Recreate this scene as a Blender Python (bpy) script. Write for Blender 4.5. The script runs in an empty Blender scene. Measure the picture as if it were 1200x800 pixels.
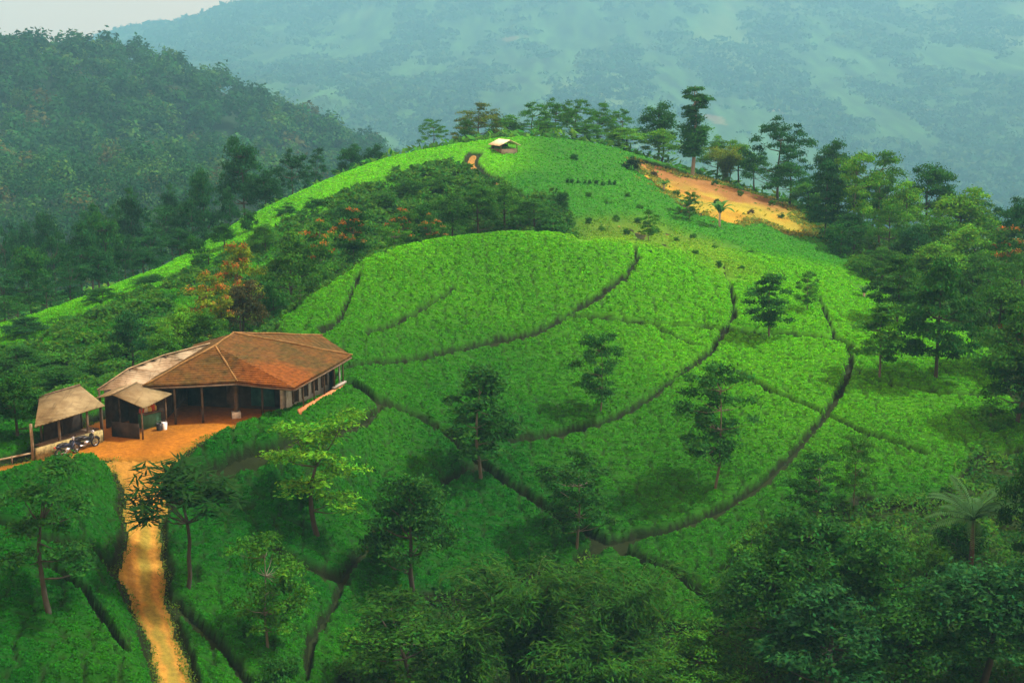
import bpy, math, random
import numpy as np
R = math.radians
sc = bpy.context.scene
col = sc.collection
rng = np.random.default_rng(7)
random.seed(7)

# ------------------------------------------------------------------ camera
F = 1648.0                      # focal length in photo pixels (photo 1200 x 800)
PITCH = R(11.65)
CP, SP = math.cos(PITCH), math.sin(PITCH)
def ray(px, py):
    u = (px - 600.0) / F; v = (400.0 - py) / F
    return np.array([u, CP + v * SP, -SP + v * CP])
def at_Y(px, py, Y):
    d = ray(px, py); return d * (Y / d[1])
def at_z(px, py, z):
    d = ray(px, py); return d * (z / d[2])
def proj(X, Y, Z):
    f = Y * CP - Z * SP; v = Y * SP + Z * CP
    return 600 + F * X / f, 400 - F * v / f

cam = bpy.data.cameras.new('camera'); cam.sensor_width = 36; cam.lens = 36 * F / 1200
cam.clip_start = 0.1; cam.clip_end = 20000
co = bpy.data.objects.new('camera', cam); col.objects.link(co)
co.location = (0, 0, 0); co.rotation_euler = (R(90) - PITCH, 0, 0)
sc.camera = co

# ------------------------------------------------------------------ noise helpers
def hash2(ix, iy, k=0):
    h = (ix.astype(np.int64) * 374761393 + iy.astype(np.int64) * 668265263 + k * 974634777) & 0xffffffff
    h = ((h ^ (h >> 13)) * 1274126177) & 0xffffffff
    h = (h ^ (h >> 16)) & 0xffffffff
    return h / 4294967295.0
def vnoise(x, y, k=0):
    ix = np.floor(x); iy = np.floor(y); fx = x - ix; fy = y - iy
    fx = fx * fx * (3 - 2 * fx); fy = fy * fy * (3 - 2 * fy)
    a = hash2(ix, iy, k); b = hash2(ix + 1, iy, k); c = hash2(ix, iy + 1, k); d = hash2(ix + 1, iy + 1, k)
    return (a * (1 - fx) + b * fx) * (1 - fy) + (c * (1 - fx) + d * fx) * fy
def fbm(x, y, o=4, k=0):
    s = 0; a = 0.5
    for i in range(o):
        s = s + a * (vnoise(x, y, k + i) - 0.5); x = x * 2.03 + 11.3; y = y * 2.03 + 7.7; a *= 0.5
    return s * 2
def cells(x, y, k=0):
    """distance to nearest / second nearest jittered cell point, and that cell's random value"""
    ix = np.floor(x); iy = np.floor(y)
    d1 = np.full(x.shape, 9.0); d2 = np.full(x.shape, 9.0); v = np.zeros(x.shape)
    for i in (-1, 0, 1):
        for j in (-1, 0, 1):
            cx = ix + i; cy = iy + j
            px = cx + 0.15 + 0.7 * hash2(cx, cy, k); py = cy + 0.15 + 0.7 * hash2(cx, cy, k + 1)
            d = np.hypot(px - x, py - y)
            near = d < d1
            d2 = np.where(near, d1, np.minimum(d2, d))
            v = np.where(near, hash2(cx, cy, k + 2), v)
            d1 = np.where(near, d, d1)
    return d1, d2, v
def sstep(a, b, x):
    t = np.clip((x - a) / (b - a), 0, 1); return t * t * (3 - 2 * t)

# ------------------------------------------------------------------ terrain
PZ = -20.8                       # level of the beaten yard
near_pts = []
def P(*pts):
    for p in pts: near_pts.append(at_Y(*p))
# yard and what lies round it
P((0,548,68.9),(60,535,71),(140,512,74.6),(260,498,77),(330,478,80.3),(400,466,82.8))
# dome silhouette and the dip hidden behind it
P((320,375,95),(350,345,100),(400,315,106),(450,297,110),(520,284,114),(600,279,117),(680,278,120),(720,280,124))
P((350,385,112),(320,415,104),(400,345,118),(450,325,123),(520,306,126),(600,297,127),(660,289,129))
# upper hill
P((650,262,136),(560,270,137),(600,215,152),(600,186,166),(640,168,172),(560,176,168),(500,180,165),(560,240,145),(700,215,155),(700,250,143))
P((550,169,172),(640,163,178),(700,170,180),(760,186,182),(811,207,180),(870,221,178),(950,250,170))
P((600,235,222),(760,250,222),(900,270,215),(500,245,212),(1000,310,208))
# shoulder running down to the left, and the ravine hidden beyond
P((450,192,162),(400,210,155),(320,247,146),(250,290,137),(180,322,128),(100,362,118),(0,402,108))
P((400,240,188),(320,270,178),(250,308,168),(180,338,158),(100,376,148),(0,416,138),(300,285,232),(100,345,215),(0,362,205))
P((480,215,152),(450,240,146),(400,262,138),(350,292,130),(300,330,120),(220,362,112),(150,395,104),(50,420,100))
P((250,435,95),(300,412,97),(150,442,92),(50,468,87),(0,480,84))
# dome front
P((420,440,90),(500,420,97),(600,400,102),(600,340,109.5),(700,380,106),(740,300,121),(850,385,107),(860,330,117),
  (980,400,104),(900,300,130),(1000,320,129),(800,270,141),(900,256,155),(840,235,165),(760,205,173),(1100,450,97),(1180,500,89),(1100,392,108),(480,350,104),(450,400,97))
P((1190,410,112),(1050,332,138),(1190,335,148),(1000,275,155),(1100,300,165))
P((600,520,86),(600,600,79),(600,700,72),(600,800,66),(800,450,96),(800,600,80),(690,640,77),(950,540,85),(1000,600,78),(1100,600,78),
  (1180,560,82),(900,700,71),(1100,700,68),(1190,800,60),(900,800,64))
P((230,560,73),(300,600,71.5),(400,600,75),(450,520,82.5),(190,640,66),(185,720,61),(205,800,56.5),(60,600,65),(60,700,60),(60,800,55),(350,700,66),(350,800,60),(100,560,69.6),(480,700,70))
# outside the frame
P((1420,430,100),(1420,600,78),(-200,600,66),(-200,470,92),(-200,430,115),(1420,330,150),(-200,800,52),(1420,800,58),(-200,440,150),(1420,320,200))
near_pts += [np.array(p, float) for p in [(0,45,-29.5),(-25,42,-27.5),(30,42,-29),(0,30,-21.6),(-20,30,-21.6),(22,30,-21.6),(0,3,-3.4),(-6,3,-3.4),(6,3,-3.4),(0,-8,-1.6),(-20,-8,-1.6),(20,-8,-1.6),(0,-30,3),(-20,12,-9.5),(20,12,-9.5),(0,16,-12)]]
far_pts = [np.array(at_Y(p[0], p[1], p[2] * 1.25 if 350 < p[2] <= 660 else p[2] if p[2] <= 900 else 900 + (p[2] - 900) * 1.1)) for p in [
 (0,66,600),(60,84,605),(150,66,610),(240,92,620),(300,130,630),(350,153,640),(420,174,650),(460,198,660),(560,265,650),(700,330,600),
 (0,340,285),(100,335,300),(200,300,320),(300,262,345),(400,235,400),(500,300,330),(700,330,340),(900,350,340),(1200,380,340),
 (0,160,430),(100,170,440),(200,160,465),(300,180,490),(-200,0,600),(-200,340,280),(-250,150,430),
 (0,95,900),(200,150,900),(400,240,900),(800,300,900),(1200,280,900),(1400,280,900),(-300,60,900),
 (600,215,1500),(300,190,1600),(1000,245,1500),(1300,245,1450),(-200,130,1500),(0,120,1700),
 (450,120,2000),(700,120,2100),(1000,110,2200),(1250,90,2100),(250,60,2700),(600,40,2800),(1000,20,2900),
 (0,84,3300),(70,58,3400),(160,34,3450),(250,14,3500),(330,-6,3500),(500,-40,3500),(750,-45,3500),(1000,-45,3500),(1250,-60,3400),(1500,-60,3400),(-300,60,3300),
 (0,90,4200),(600,40,4300),(1200,40,4300)]]
class TPS:
    def __init__(s, pts, scale, lam):
        s.p = np.array(pts); s.sc = scale
        q = s.p[:, :2] / scale; n = len(q)
        K = s.U(np.hypot(q[:, None, 0] - q[None, :, 0], q[:, None, 1] - q[None, :, 1])) + lam * np.eye(n)
        A = np.zeros((n + 3, n + 3)); A[:n, :n] = K; A[:n, n] = 1; A[:n, n+1:] = q; A[n:, :n] = A[:n, n:].T
        s.w = np.linalg.solve(A, np.r_[s.p[:, 2], 0, 0, 0]); s.q = q
    def U(s, r): return r * r * np.log(r + 1e-9)
    def __call__(s, X, Y):
        X = X / s.sc; Y = Y / s.sc; z = s.w[-3] + s.w[-2] * X + s.w[-1] * Y
        for i in range(len(s.q)): z = z + s.w[i] * s.U(np.hypot(X - s.q[i, 0], Y - s.q[i, 1]))
        return z
tps_n = TPS(near_pts, 40.0, 0.012); tps_f = TPS(far_pts, 600.0, 0.0005)

APEX = 40.0                      # the ground sheet is a fan that opens away from a point behind the camera
def steps(a, b, r):
    n = max(2, int(round(math.log((b + APEX) / (a + APEX)) / r)))
    return (a + APEX) * np.exp(np.linspace(0, 1, n + 1) * math.log((b + APEX) / (a + APEX))) - APEX
gy = np.concatenate([steps(-30, 45, .03)[:-1], steps(45, 190, .0034)[:-1], steps(190, 800, .0042)[:-1], steps(800, 4200, .003)])
gs = np.linspace(-0.6, 0.6, 641)
GX = gs[None, :] * (gy[:, None] + APEX); GY = np.repeat(gy[:, None], len(gs), 1)
wn = sstep(205, 275, GY)
GZ = np.zeros_like(GX)
m = GY < 280; GZ[m] = (tps_n(GX[m], GY[m]) * (1 - wn[m]))
m = GY > 204
zf = tps_f(GX[m], GY[m])
yy = GY[m]; xx = GX[m]
amp = .35 * sstep(1000, 1900, yy)
zf += amp * (1 - 0.75 * sstep(3100, 3700, yy)) * (95 * fbm(xx / 520 + 3, yy / 1500, 4, 3) - 30 * np.abs(fbm(xx / 330 + yy / 900 + 9, yy / 1400, 3, 9)))
zf += 10 * sstep(260, 420, yy) * (1 - sstep(900, 1200, yy)) * fbm(xx / 60, yy / 60, 4, 5) - 9 * sstep(300, 420, yy) * (1 - sstep(900, 1200, yy)) * np.abs(fbm(xx / 55 + yy / 300, yy / 200, 3, 19))
zf += sstep(700, 1100, yy) * 7 * (fbm(xx / 38, yy / 160, 3, 25) )
GZ[m] += zf * wn[m]
GZ += 0.25 * fbm(GX / 9, GY / 9, 3, 31) * sstep(20, 45, GY) * (1 - sstep(190, 260, GY))
# level the yard around the buildings
def smooth_max0(d): return np.clip(d, 0, None)
PLAT = np.array([(-29, 66.5), (-24.6, 67.6), (-21.2, 71.6), (-17, 74.4), (-13.2, 75.6), (-10.6, 83), (-11, 88.5), (-20, 88), (-29, 80)])
def seg_dist(X, Y, a, b):
    dx, dy = b[0] - a[0], b[1] - a[1]; L = dx * dx + dy * dy + 1e-12
    t = np.clip(((X - a[0]) * dx + (Y - a[1]) * dy) / L, 0, 1)
    return np.hypot(X - a[0] - t * dx, Y - a[1] - t * dy)
def line_dist(X, Y, pl):
    d = np.full(X.shape, 1e9)
    for a, b in zip(pl[:-1], pl[1:]): d = np.minimum(d, seg_dist(X, Y, a, b))
    return d
def poly_sd(X, Y, pg):
    """signed distance, positive inside"""
    ins = np.zeros(X.shape, bool)
    n = len(pg)
    for i in range(n):
        (x0, y0), (x1, y1) = pg[i][:2], pg[(i + 1) % n][:2]
        c = (y0 > Y) != (y1 > Y)
        ins ^= c & (X < (x1 - x0) * (Y - y0) / (y1 - y0 + 1e-12) + x0)
    d = line_dist(X, Y, list(pg) + [pg[0]])
    return np.where(ins, d, -d)
m = (GY > 55) & (GY < 105) & (GX < 10)
w = sstep(-4.5, 0.0, poly_sd(GX[m], GY[m], PLAT))
GZ[m] = GZ[m] * (1 - w) + PZ * w
del wn

LG = np.log(gy + APEX)
def ground(X, Y):
    X = np.asarray(X, float); Y = np.asarray(Y, float)
    i = np.clip(np.searchsorted(gy, Y, side='right') - 1, 0, len(gy) - 2)
    fy = np.clip((Y - gy[i]) / (gy[i + 1] - gy[i]), 0, 1)
    s = X / (Y + APEX); j = (s - gs[0]) / (gs[1] - gs[0]); jj = np.clip(np.floor(j).astype(int), 0, len(gs) - 2); fx = np.clip(j - jj, 0, 1)
    return (GZ[i, jj] * (1 - fx) + GZ[i, jj + 1] * fx) * (1 - fy) + (GZ[i + 1, jj] * (1 - fx) + GZ[i + 1, jj + 1] * fx) * fy
def hit(px, py, y0=40.0, y1=260.0):
    """where the sight line through a photo pixel meets the ground"""
    d = ray(px, py); Y = np.arange(y0, y1, 0.25)
    g = Y * d[2] / d[1] - ground(Y * d[0] / d[1], Y)
    k = np.where(g < 0)[0]
    if len(k) == 0 or k[0] == 0:
        k0 = int(np.argmin(np.abs(g))); Yh = Y[k0]
    else:
        a = k[0] - 1; Yh = Y[a] + 0.25 * g[a] / (g[a] - g[a + 1])
    return np.array([Yh * d[0] / d[1], Yh, float(ground(Yh * d[0] / d[1], Yh))])
def H(*pts, **k): return [hit(*p, **k)[:2] for p in pts]

# ------------------------------------------------------------------ regions on the ground
TRACK = H((110,546),(135,556),(146,590),(149,620),(142,650),(138,680),(152,705),(165,740),(180,775),(188,815),(228,815),(212,765),(204,730),(194,690),(190,650),(192,610),(200,570),(206,548),(225,530),(150,530))
YARD = [tuple(p) for p in H((-60,575),(0,560),(60,549),(110,541),(150,545),(205,545),(228,528),(268,507),(300,495),(333,487))] + [(-11.6, 83.2), (-11.5, 88), (-20, 87.6), (-25.3, 74.2)] + [tuple(p) for p in H((34,541),(-60,557))]
FIELD = H((748,190),(775,196),(803,208),(835,212),(862,222),(890,226),(925,236),(945,262),(962,277),(925,277),(893,262),(862,264),(822,254),(792,236),(768,217),(752,203))
LEFTPLOT = H((-150,585),(0,572),(55,556),(108,548),(133,556),(142,590),(140,618),(128,650),(130,682),(146,712),(160,745),(175,785),(182,830),(-150,830))
LPB = LEFTPLOT
SPARSE = H((672,262),(760,258),(850,290),(890,330),(850,330),(800,300),(735,290),(672,284))
PATHUP = H((556,182),(551,193),(560,204),(582,216),(600,230),(625,245))
GUT = [(0.90, H((400,441),(460,432),(520,420),(580,407),(625,398),(660,380),(700,355),(735,328),(746,310),(743,294))),
 (0.50, H((670,378),(700,379),(740,384),(790,388),(850,393),(920,399),(980,404),(995,412))),
 (0.69, H((833,418),(850,393),(860,375),(858,350),(852,330),(848,312))),
 (0.90, H((833,418),(815,432),(790,450),(755,478),(720,497),(670,512),(600,524))),
 (0.90, H((995,412),(997,430),(988,460),(968,492),(945,520),(915,555),(880,585),(840,608),(790,628),(740,638),(700,650),(680,662))),
 (0.74, H((410,455),(440,474),(480,490),(520,512),(545,535),(575,560),(620,590),(665,618),(700,638),(745,660),(785,675))),
 (0.75, H((408,458),(430,470),(448,485),(430,500),(400,512),(330,535),(280,550),(235,567))),
 (0.60, H((420,328),(408,360),(395,385),(378,398))), (0.40, H((370,394),(395,386))),
 (0.50, H((860,442),(900,465),(960,490),(1010,515),(1085,540))),
 (0.50, H((960,355),(967,375),(978,402))),
 (0.80, H((440,622),(430,650),(405,680),(390,720),(365,755),(358,810))),
 (0.81, H((320,650),(370,678),(400,690))), (0.81, H((205,715),(260,770),(290,810))),
 (0.69, H((785,675),(815,700),(850,722))), (0.35, H((430,398),(500,365),(532,345))), (0.31, H((770,392),(812,412))),
 (0.35, H((330,425),(400,423))), (0.50, H((520,575),(550,553),(572,560))), (0.40, H((1030,455),(1100,470),(1150,470))),
 (0.45, H((0,640),(60,660),(130,668))), (0.40, H((150,790),(100,720),(60,690)))]
# ground given over to trees and undergrowth instead of tea
RAVINE = H((0,470),(60,452),(120,430),(170,395),(225,370),(290,338),(330,310),(385,292),(440,282)) + [tuple(at_Y(*p)[:2]) for p in [(470,300,112.5),(420,330,107.5),(375,350,103),(335,380,97),(312,410,93)]] + [(-12, 89.5), (-20, 88.6), (-29, 81), (-36, 80)]
SCRUB = H((-30,432),(0,418),(60,396),(120,370),(180,345),(240,318),(300,288),(345,262),(420,228),(480,206),(530,196),(552,204),(600,232),(520,235),(450,240),(430,262),(440,284),(385,292),(330,310),(290,338),(225,370),(120,430),(0,472))
STRIP = H((440,284),(430,262),(450,238),(520,232),(600,240),(655,235),(664,270)) + [tuple(at_Y(*p)[:2]) for p in [(668,290,128.5),(600,295,124),(520,300,120.5),(450,315,116)]]
BELT = H((942,262),(960,282),(1000,308),(1030,345),(1062,370),(1120,390),(1168,430),(1190,490),(1260,520)) + [(95, 100), (95, 200), (50, 196), (34, 178), (30, 168)]
CORNER = H((1300,545),(1160,535),(1120,570),(1090,600),(1010,590),(950,615),(880,640),(850,690),(840,760),(700,700),(690,672),(600,680),(540,700),(470,720),(420,770),(400,830),(1300,830), y0=44)
m = (GY > 50) & (GY < 80) & (GX < 0)
GZ[m] += 0.75 * sstep(0.1, 1.0, poly_sd(GX[m], GY[m], LPB))

# ------------------------------------------------------------------ materials
def new_mat(name):
    mt = bpy.data.materials.new(name); mt.use_nodes = True
    nt = mt.node_tree; nt.nodes.clear()
    return mt, nt
def nd(nt, t, **k):
    n = nt.nodes.new(t)
    for a, b in k.items():
        if a == 'inp':
            for kk, vv in b.items(): n.inputs[kk].default_value = vv
        else: setattr(n, a, b)
    return n
def ln(nt, a, ao, b, bi): nt.links.new(a.outputs[ao], b.inputs[bi])
def mixc(nt, fac, a, b, blend='MIX'):
    m = nd(nt, 'ShaderNodeMix', data_type='RGBA', blend_type=blend)
    for idx, v in ((0, fac), (6, a), (7, b)):
        if isinstance(v, tuple) and hasattr(v[0], 'outputs'): nt.links.new(v[0].outputs[v[1]], m.inputs[idx])
        elif idx == 0: m.inputs[0].default_value = v
        else: m.inputs[idx].default_value = (*v, 1)
    return (m, 2)
def noise(nt, scale, detail=4, rough=.6, vec=None):
    n = nd(nt, 'ShaderNodeTexNoise', inp={'Scale': scale, 'Detail': detail, 'Roughness': rough})
    if vec is not None: nt.links.new(vec, n.inputs['Vector'])
    return n
def ramp(nt, src, a, b):
    n = nd(nt, 'ShaderNodeMapRange', inp={'From Min': a, 'From Max': b}); n.interpolation_type = 'SMOOTHSTEP'
    nt.links.new(src, n.inputs[0]); return n
def finish(nt, colour, rough=.85, spec=.2, bump=None, trans=0.0, metal=0.0):
    p = nd(nt, 'ShaderNodeBsdfPrincipled', inp={'Roughness': rough, 'Specular IOR Level': spec * .6, 'Metallic': metal})
    nt.links.new(colour[0].outputs[colour[1]], p.inputs['Base Color'])
    if bump: nt.links.new(bump.outputs[0], p.inputs['Normal'])
    o = nd(nt, 'ShaderNodeOutputMaterial'); last = p
    if trans:
        t = nd(nt, 'ShaderNodeBsdfTranslucent'); nt.links.new(colour[0].outputs[colour[1]], t.inputs['Color'])
        mx = nd(nt, 'ShaderNodeMixShader', inp={0: trans}); ln(nt, p, 0, mx, 1); ln(nt, t, 0, mx, 2); last = mx
    ln(nt, last, 0, o, 0)
def simple(name, c, rough=.8, spec=.3, var=.25, scale=6, bump=.15, metal=0.0, c2=None):
    mt, nt = new_mat(name)
    tc = nd(nt, 'ShaderNodeTexCoord'); n = noise(nt, scale, 5, .65, tc.outputs['Object'])
    r = ramp(nt, n.outputs[0], .3, .7)
    lo = tuple(x * (1 - var) for x in c); hi = c2 or tuple(min(1, x * (1 + var)) for x in c)
    b = nd(nt, 'ShaderNodeBump', inp={'Strength': bump, 'Distance': .05}); ln(nt, n, 0, b, 'Height')
    finish(nt, mixc(nt, (r, 0), lo, hi), rough, spec, b, 0, metal)
    return mt
def attr_mat(name, rough=.85, scale=1.2, amount=.5, bump=.4, trans=0.0, dist=.1):
    mt, nt = new_mat(name)
    a = nd(nt, 'ShaderNodeAttribute', attribute_name='tint')
    g = nd(nt, 'ShaderNodeNewGeometry')
    n = noise(nt, scale, 6, .7, g.outputs['Position'])
    r = nd(nt, 'ShaderNodeMapRange', inp={'From Min': .25, 'From Max': .75, 'To Min': 1 - amount, 'To Max': 1 + amount}); ln(nt, n, 0, r, 0)
    v = nd(nt, 'ShaderNodeVectorMath', operation='SCALE'); ln(nt, a, 'Color', v, 0); ln(nt, r, 0, v, 'Scale')
    b = nd(nt, 'ShaderNodeBump', inp={'Strength': bump, 'Distance': dist}); ln(nt, n, 0, b, 'Height')
    finish(nt, (v, 0), rough, .15, b, trans)
    return mt
def leaf_mat(name, trans=.3):
    """leaf colour = per-leaf tint x the plant's own colour"""
    mt, nt = new_mat(name)
    a = nd(nt, 'ShaderNodeAttribute', attribute_name='tint')
    o = nd(nt, 'ShaderNodeObjectInfo')
    c = mixc(nt, 1.0, (a, 'Color'), (o, 'Color'), 'MULTIPLY')
    finish(nt, c, .75, .08, None, trans)
    return mt

M = {}
M['ground'] = attr_mat('ground_soil_and_growth', .95, 1.3, .45, .5)
M['yard'] = attr_mat('beaten_earth', .95, 4.5, .42, .5)
M['tea'] = attr_mat('tea_canopy', .85, 5.0, .45, .7, 0, .08)
M['tealeaf'] = leaf_mat('tea_leaf', .3)
M['leaf'] = leaf_mat('tree_leaf', .35)
M['bark'] = simple('bark', (.062, .060, .048), .9, .1, .35, 3, .4)
M['palebark'] = simple('pale_bark', (.24, .22, .18), .9, .1, .25, 3, .3)
M['culm'] = simple('green_culm', (.07, .12, .025), .7, .15, .3, 3, .1)
M['greybark'] = simple('grey_bark', (.12, .115, .09), .9, .1, .3, 3, .3)
M['darkbark'] = simple('dark_bark', (.07, .055, .04), .9, .1, .35, 3, .4)
M['wood'] = simple('weathered_wood', (.12, .085, .055), .85, .15, .4, 2.5, .3)
M['darkwood'] = simple('dark_plank', (.045, .035, .028), .9, .1, .4, 2.0, .3)
M['bamboo'] = simple('bamboo_pole', (.42, .40, .30), .7, .25, .2, 4, .1)
M['oldcap'] = simple('old_flashing', (.26, .20, .12), .85, .15, .35, 2.5, .2)
M['white'] = simple('whitewash', (.62, .60, .52), .85, .2, .25, 3, .1)
M['bluewhite'] = simple('faded_plaster', (.40, .45, .44), .85, .2, .3, 2, .1)
M['redsill'] = simple('red_earth_render', (.48, .20, .085), .9, .15, .35, 3, .2)
M['teal'] = simple('teal_paint', (.03, .13, .12), .7, .3, .25, 3, .1)
M['greenpaint'] = simple('green_tarpaulin', (.06, .17, .10), .6, .3, .25, 3, .1)
M['cement'] = simple('cement', (.30, .28, .24), .9, .15, .25, 2, .15)
M['thatch'] = simple('hut_roof_sheet', (.62, .52, .36), .85, .2, .2, 5, .15)
M['black'] = simple('black_paint', (.012, .012, .015), .35, .5, .2, 5, .02)
M['rubber'] = simple('tyre_rubber', (.02, .02, .02), .9, .1, .2, 5, .1)
M['steel'] = simple('steel', (.5, .5, .52), .3, .5, .1, 5, .02, 1.0)
M['redpaint'] = simple('red_paint', (.45, .03, .02), .35, .5, .1, 5, .02)
M['bluepaint'] = simple('blue_paint', (.010, .014, .035), .35, .5, .1, 5, .02)
M['whiteplastic'] = simple('white_plastic', (.75, .75, .72), .4, .5, .05, 5, .02)
M['yellowpack'] = simple('yellow_packet', (.70, .48, .10), .4, .4, .15, 9, .05)
M['redpack'] = simple('red_packet', (.50, .08, .04), .4, .4, .15, 9, .05)
M['palepack'] = simple('pale_packet', (.70, .62, .45), .4, .4, .15, 9, .05)
M['glasslamp'] = simple('lamp_glass', (.7, .72, .75), .1, .6, .05, 5, 0)

def roof_mat(name, base, moss, hot, hotpos=None, row=.27):
    mt, nt = new_mat(name)
    g = nd(nt, 'ShaderNodeTexCoord')
    n1 = noise(nt, .75, 6, .72, g.outputs['Object']); n2 = noise(nt, 3.2, 5, .7, g.outputs['Object'])
    c = mixc(nt, (ramp(nt, n1.outputs[0], .38, .62), 0), base, moss)
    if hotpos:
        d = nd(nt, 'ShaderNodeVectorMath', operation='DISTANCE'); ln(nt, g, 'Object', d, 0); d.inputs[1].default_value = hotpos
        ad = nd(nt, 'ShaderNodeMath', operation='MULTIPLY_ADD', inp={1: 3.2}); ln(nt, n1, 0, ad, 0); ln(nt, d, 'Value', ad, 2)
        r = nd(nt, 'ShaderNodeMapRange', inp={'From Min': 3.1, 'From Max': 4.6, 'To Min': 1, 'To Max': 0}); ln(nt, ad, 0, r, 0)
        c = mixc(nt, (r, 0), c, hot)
    v = nd(nt, 'ShaderNodeMapRange', inp={'From Min': .25, 'From Max': .75, 'To Min': .3, 'To Max': 1.75}); ln(nt, n2, 0, v, 0)
    sc_ = nd(nt, 'ShaderNodeVectorMath', operation='SCALE'); nt.links.new(c[0].outputs[c[1]], sc_.inputs[0]); ln(nt, v, 0, sc_, 'Scale')
    w = nd(nt, 'ShaderNodeTexWave', wave_type='BANDS', bands_direction='Z', inp={'Scale': 3.4, 'Distortion': .8, 'Detail': 2}); ln(nt, g, 'Object', w, 'Vector')
    ad2 = nd(nt, 'ShaderNodeMath', operation='ADD'); ln(nt, w, 0, ad2, 0); ln(nt, n2, 0, ad2, 1)
    b = nd(nt, 'ShaderNodeBump', inp={'Strength': .9, 'Distance': .06}); ln(nt, ad2, 0, b, 'Height')
    finish(nt, (sc_, 0), .9, .12, b)
    return mt
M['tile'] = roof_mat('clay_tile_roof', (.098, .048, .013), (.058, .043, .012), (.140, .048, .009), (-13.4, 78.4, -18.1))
def corr_mat(name, a, b, direction):
    mt, nt = new_mat(name)
    g = nd(nt, 'ShaderNodeTexCoord'); n = noise(nt, .9, 6, .7, g.outputs['Object'])
    mp = nd(nt, 'ShaderNodeMapping'); mp.inputs['Rotation'].default_value = (0, 0, direction); ln(nt, g, 'Object', mp, 0)
    w = nd(nt, 'ShaderNodeTexWave', wave_type='BANDS', bands_direction='X', inp={'Scale': 2.2, 'Distortion': .1}); ln(nt, mp, 0, w, 'Vector')
    st = nd(nt, 'ShaderNodeMapping'); st.inputs['Rotation'].default_value = (0, 0, direction); st.inputs['Scale'].default_value = (3.0, .35, 1); ln(nt, g, 'Object', st, 0)
    n2 = noise(nt, 1.0, 5, .7, st.outputs[0])
    c = mixc(nt, (ramp(nt, n.outputs[0], .35, .68), 0), a, b)
    c = mixc(nt, (ramp(nt, n2.outputs[0], .5, .75), 0), c, tuple(x * .45 for x in b))
    bb = nd(nt, 'ShaderNodeBump', inp={'Strength': .7, 'Distance': .05}); ln(nt, w, 0, bb, 'Height')
    finish(nt, c, .6, .3, bb)
    return mt
M['sheet'] = corr_mat('weathered_sheet_roof', (.27, .22, .11), (.15, .11, .05), 1.0)
M['palesheet'] = corr_mat('pale_sheet_roof', (.38, .31, .20), (.20, .14, .075), 0.9)
M['stonewall'] = simple('mossy_stone', (.30, .25, .11), .95, .1, .55, 3.5, .5)

# ------------------------------------------------------------------ mesh helpers
def mesh_np(name, V, Q, mat=None, tint=None, smooth=False, T=None):
    """V (n,3); Q (m,4) quads; T optional triangles"""
    me = bpy.data.meshes.new(name)
    V = np.ascontiguousarray(V, np.float32); Q = np.asarray(Q, np.int32).reshape(-1, 4)
    nq = len(Q); nt_ = 0 if T is None else len(T)
    idx = Q.ravel() if nt_ == 0 else np.concatenate([Q.ravel(), np.asarray(T, np.int32).ravel()])
    st = np.arange(nq, dtype=np.int32) * 4
    if nt_: st = np.concatenate([st, nq * 4 + np.arange(nt_, dtype=np.int32) * 3])
    me.vertices.add(len(V)); me.vertices.foreach_set('co', V.ravel())
    me.loops.add(len(idx)); me.loops.foreach_set('vertex_index', idx.astype(np.int32))
    me.polygons.add(nq + nt_); me.polygons.foreach_set('loop_start', st.astype(np.int32))
    if tint is not None:
        dom = 'POINT' if len(tint) == len(V) else 'FACE'
        a = me.attributes.new('tint', 'FLOAT_COLOR', dom)
        c = np.ones((len(tint), 4), np.float32); c[:, :3] = tint
        a.data.foreach_set('color', c.ravel())
    me.update(calc_edges=True); me.validate()
    if smooth: me.polygons.foreach_set('use_smooth', np.ones(len(me.polygons), bool))
    if mat is not None: me.materials.append(mat)
    return me
def link(name, me, parent=None):
    o = bpy.data.objects.new(name, me); col.objects.link(o)
    if parent is not None: o.parent = parent
    return o
def tag(o, label=None, cat=None, group=None, kind=None):
    if label: o['label'] = label
    if cat: o['category'] = cat
    if group: o['group'] = group
    if kind: o['kind'] = kind
    return o
def thing(name, label, cat, loc=(0, 0, 0), rz=0, group=None):
    o = bpy.data.objects.new(name, None); col.objects.link(o); o.empty_display_size = .3
    o.location = loc; o.rotation_euler = (0, 0, rz)
    return tag(o, label, cat, group)
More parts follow.
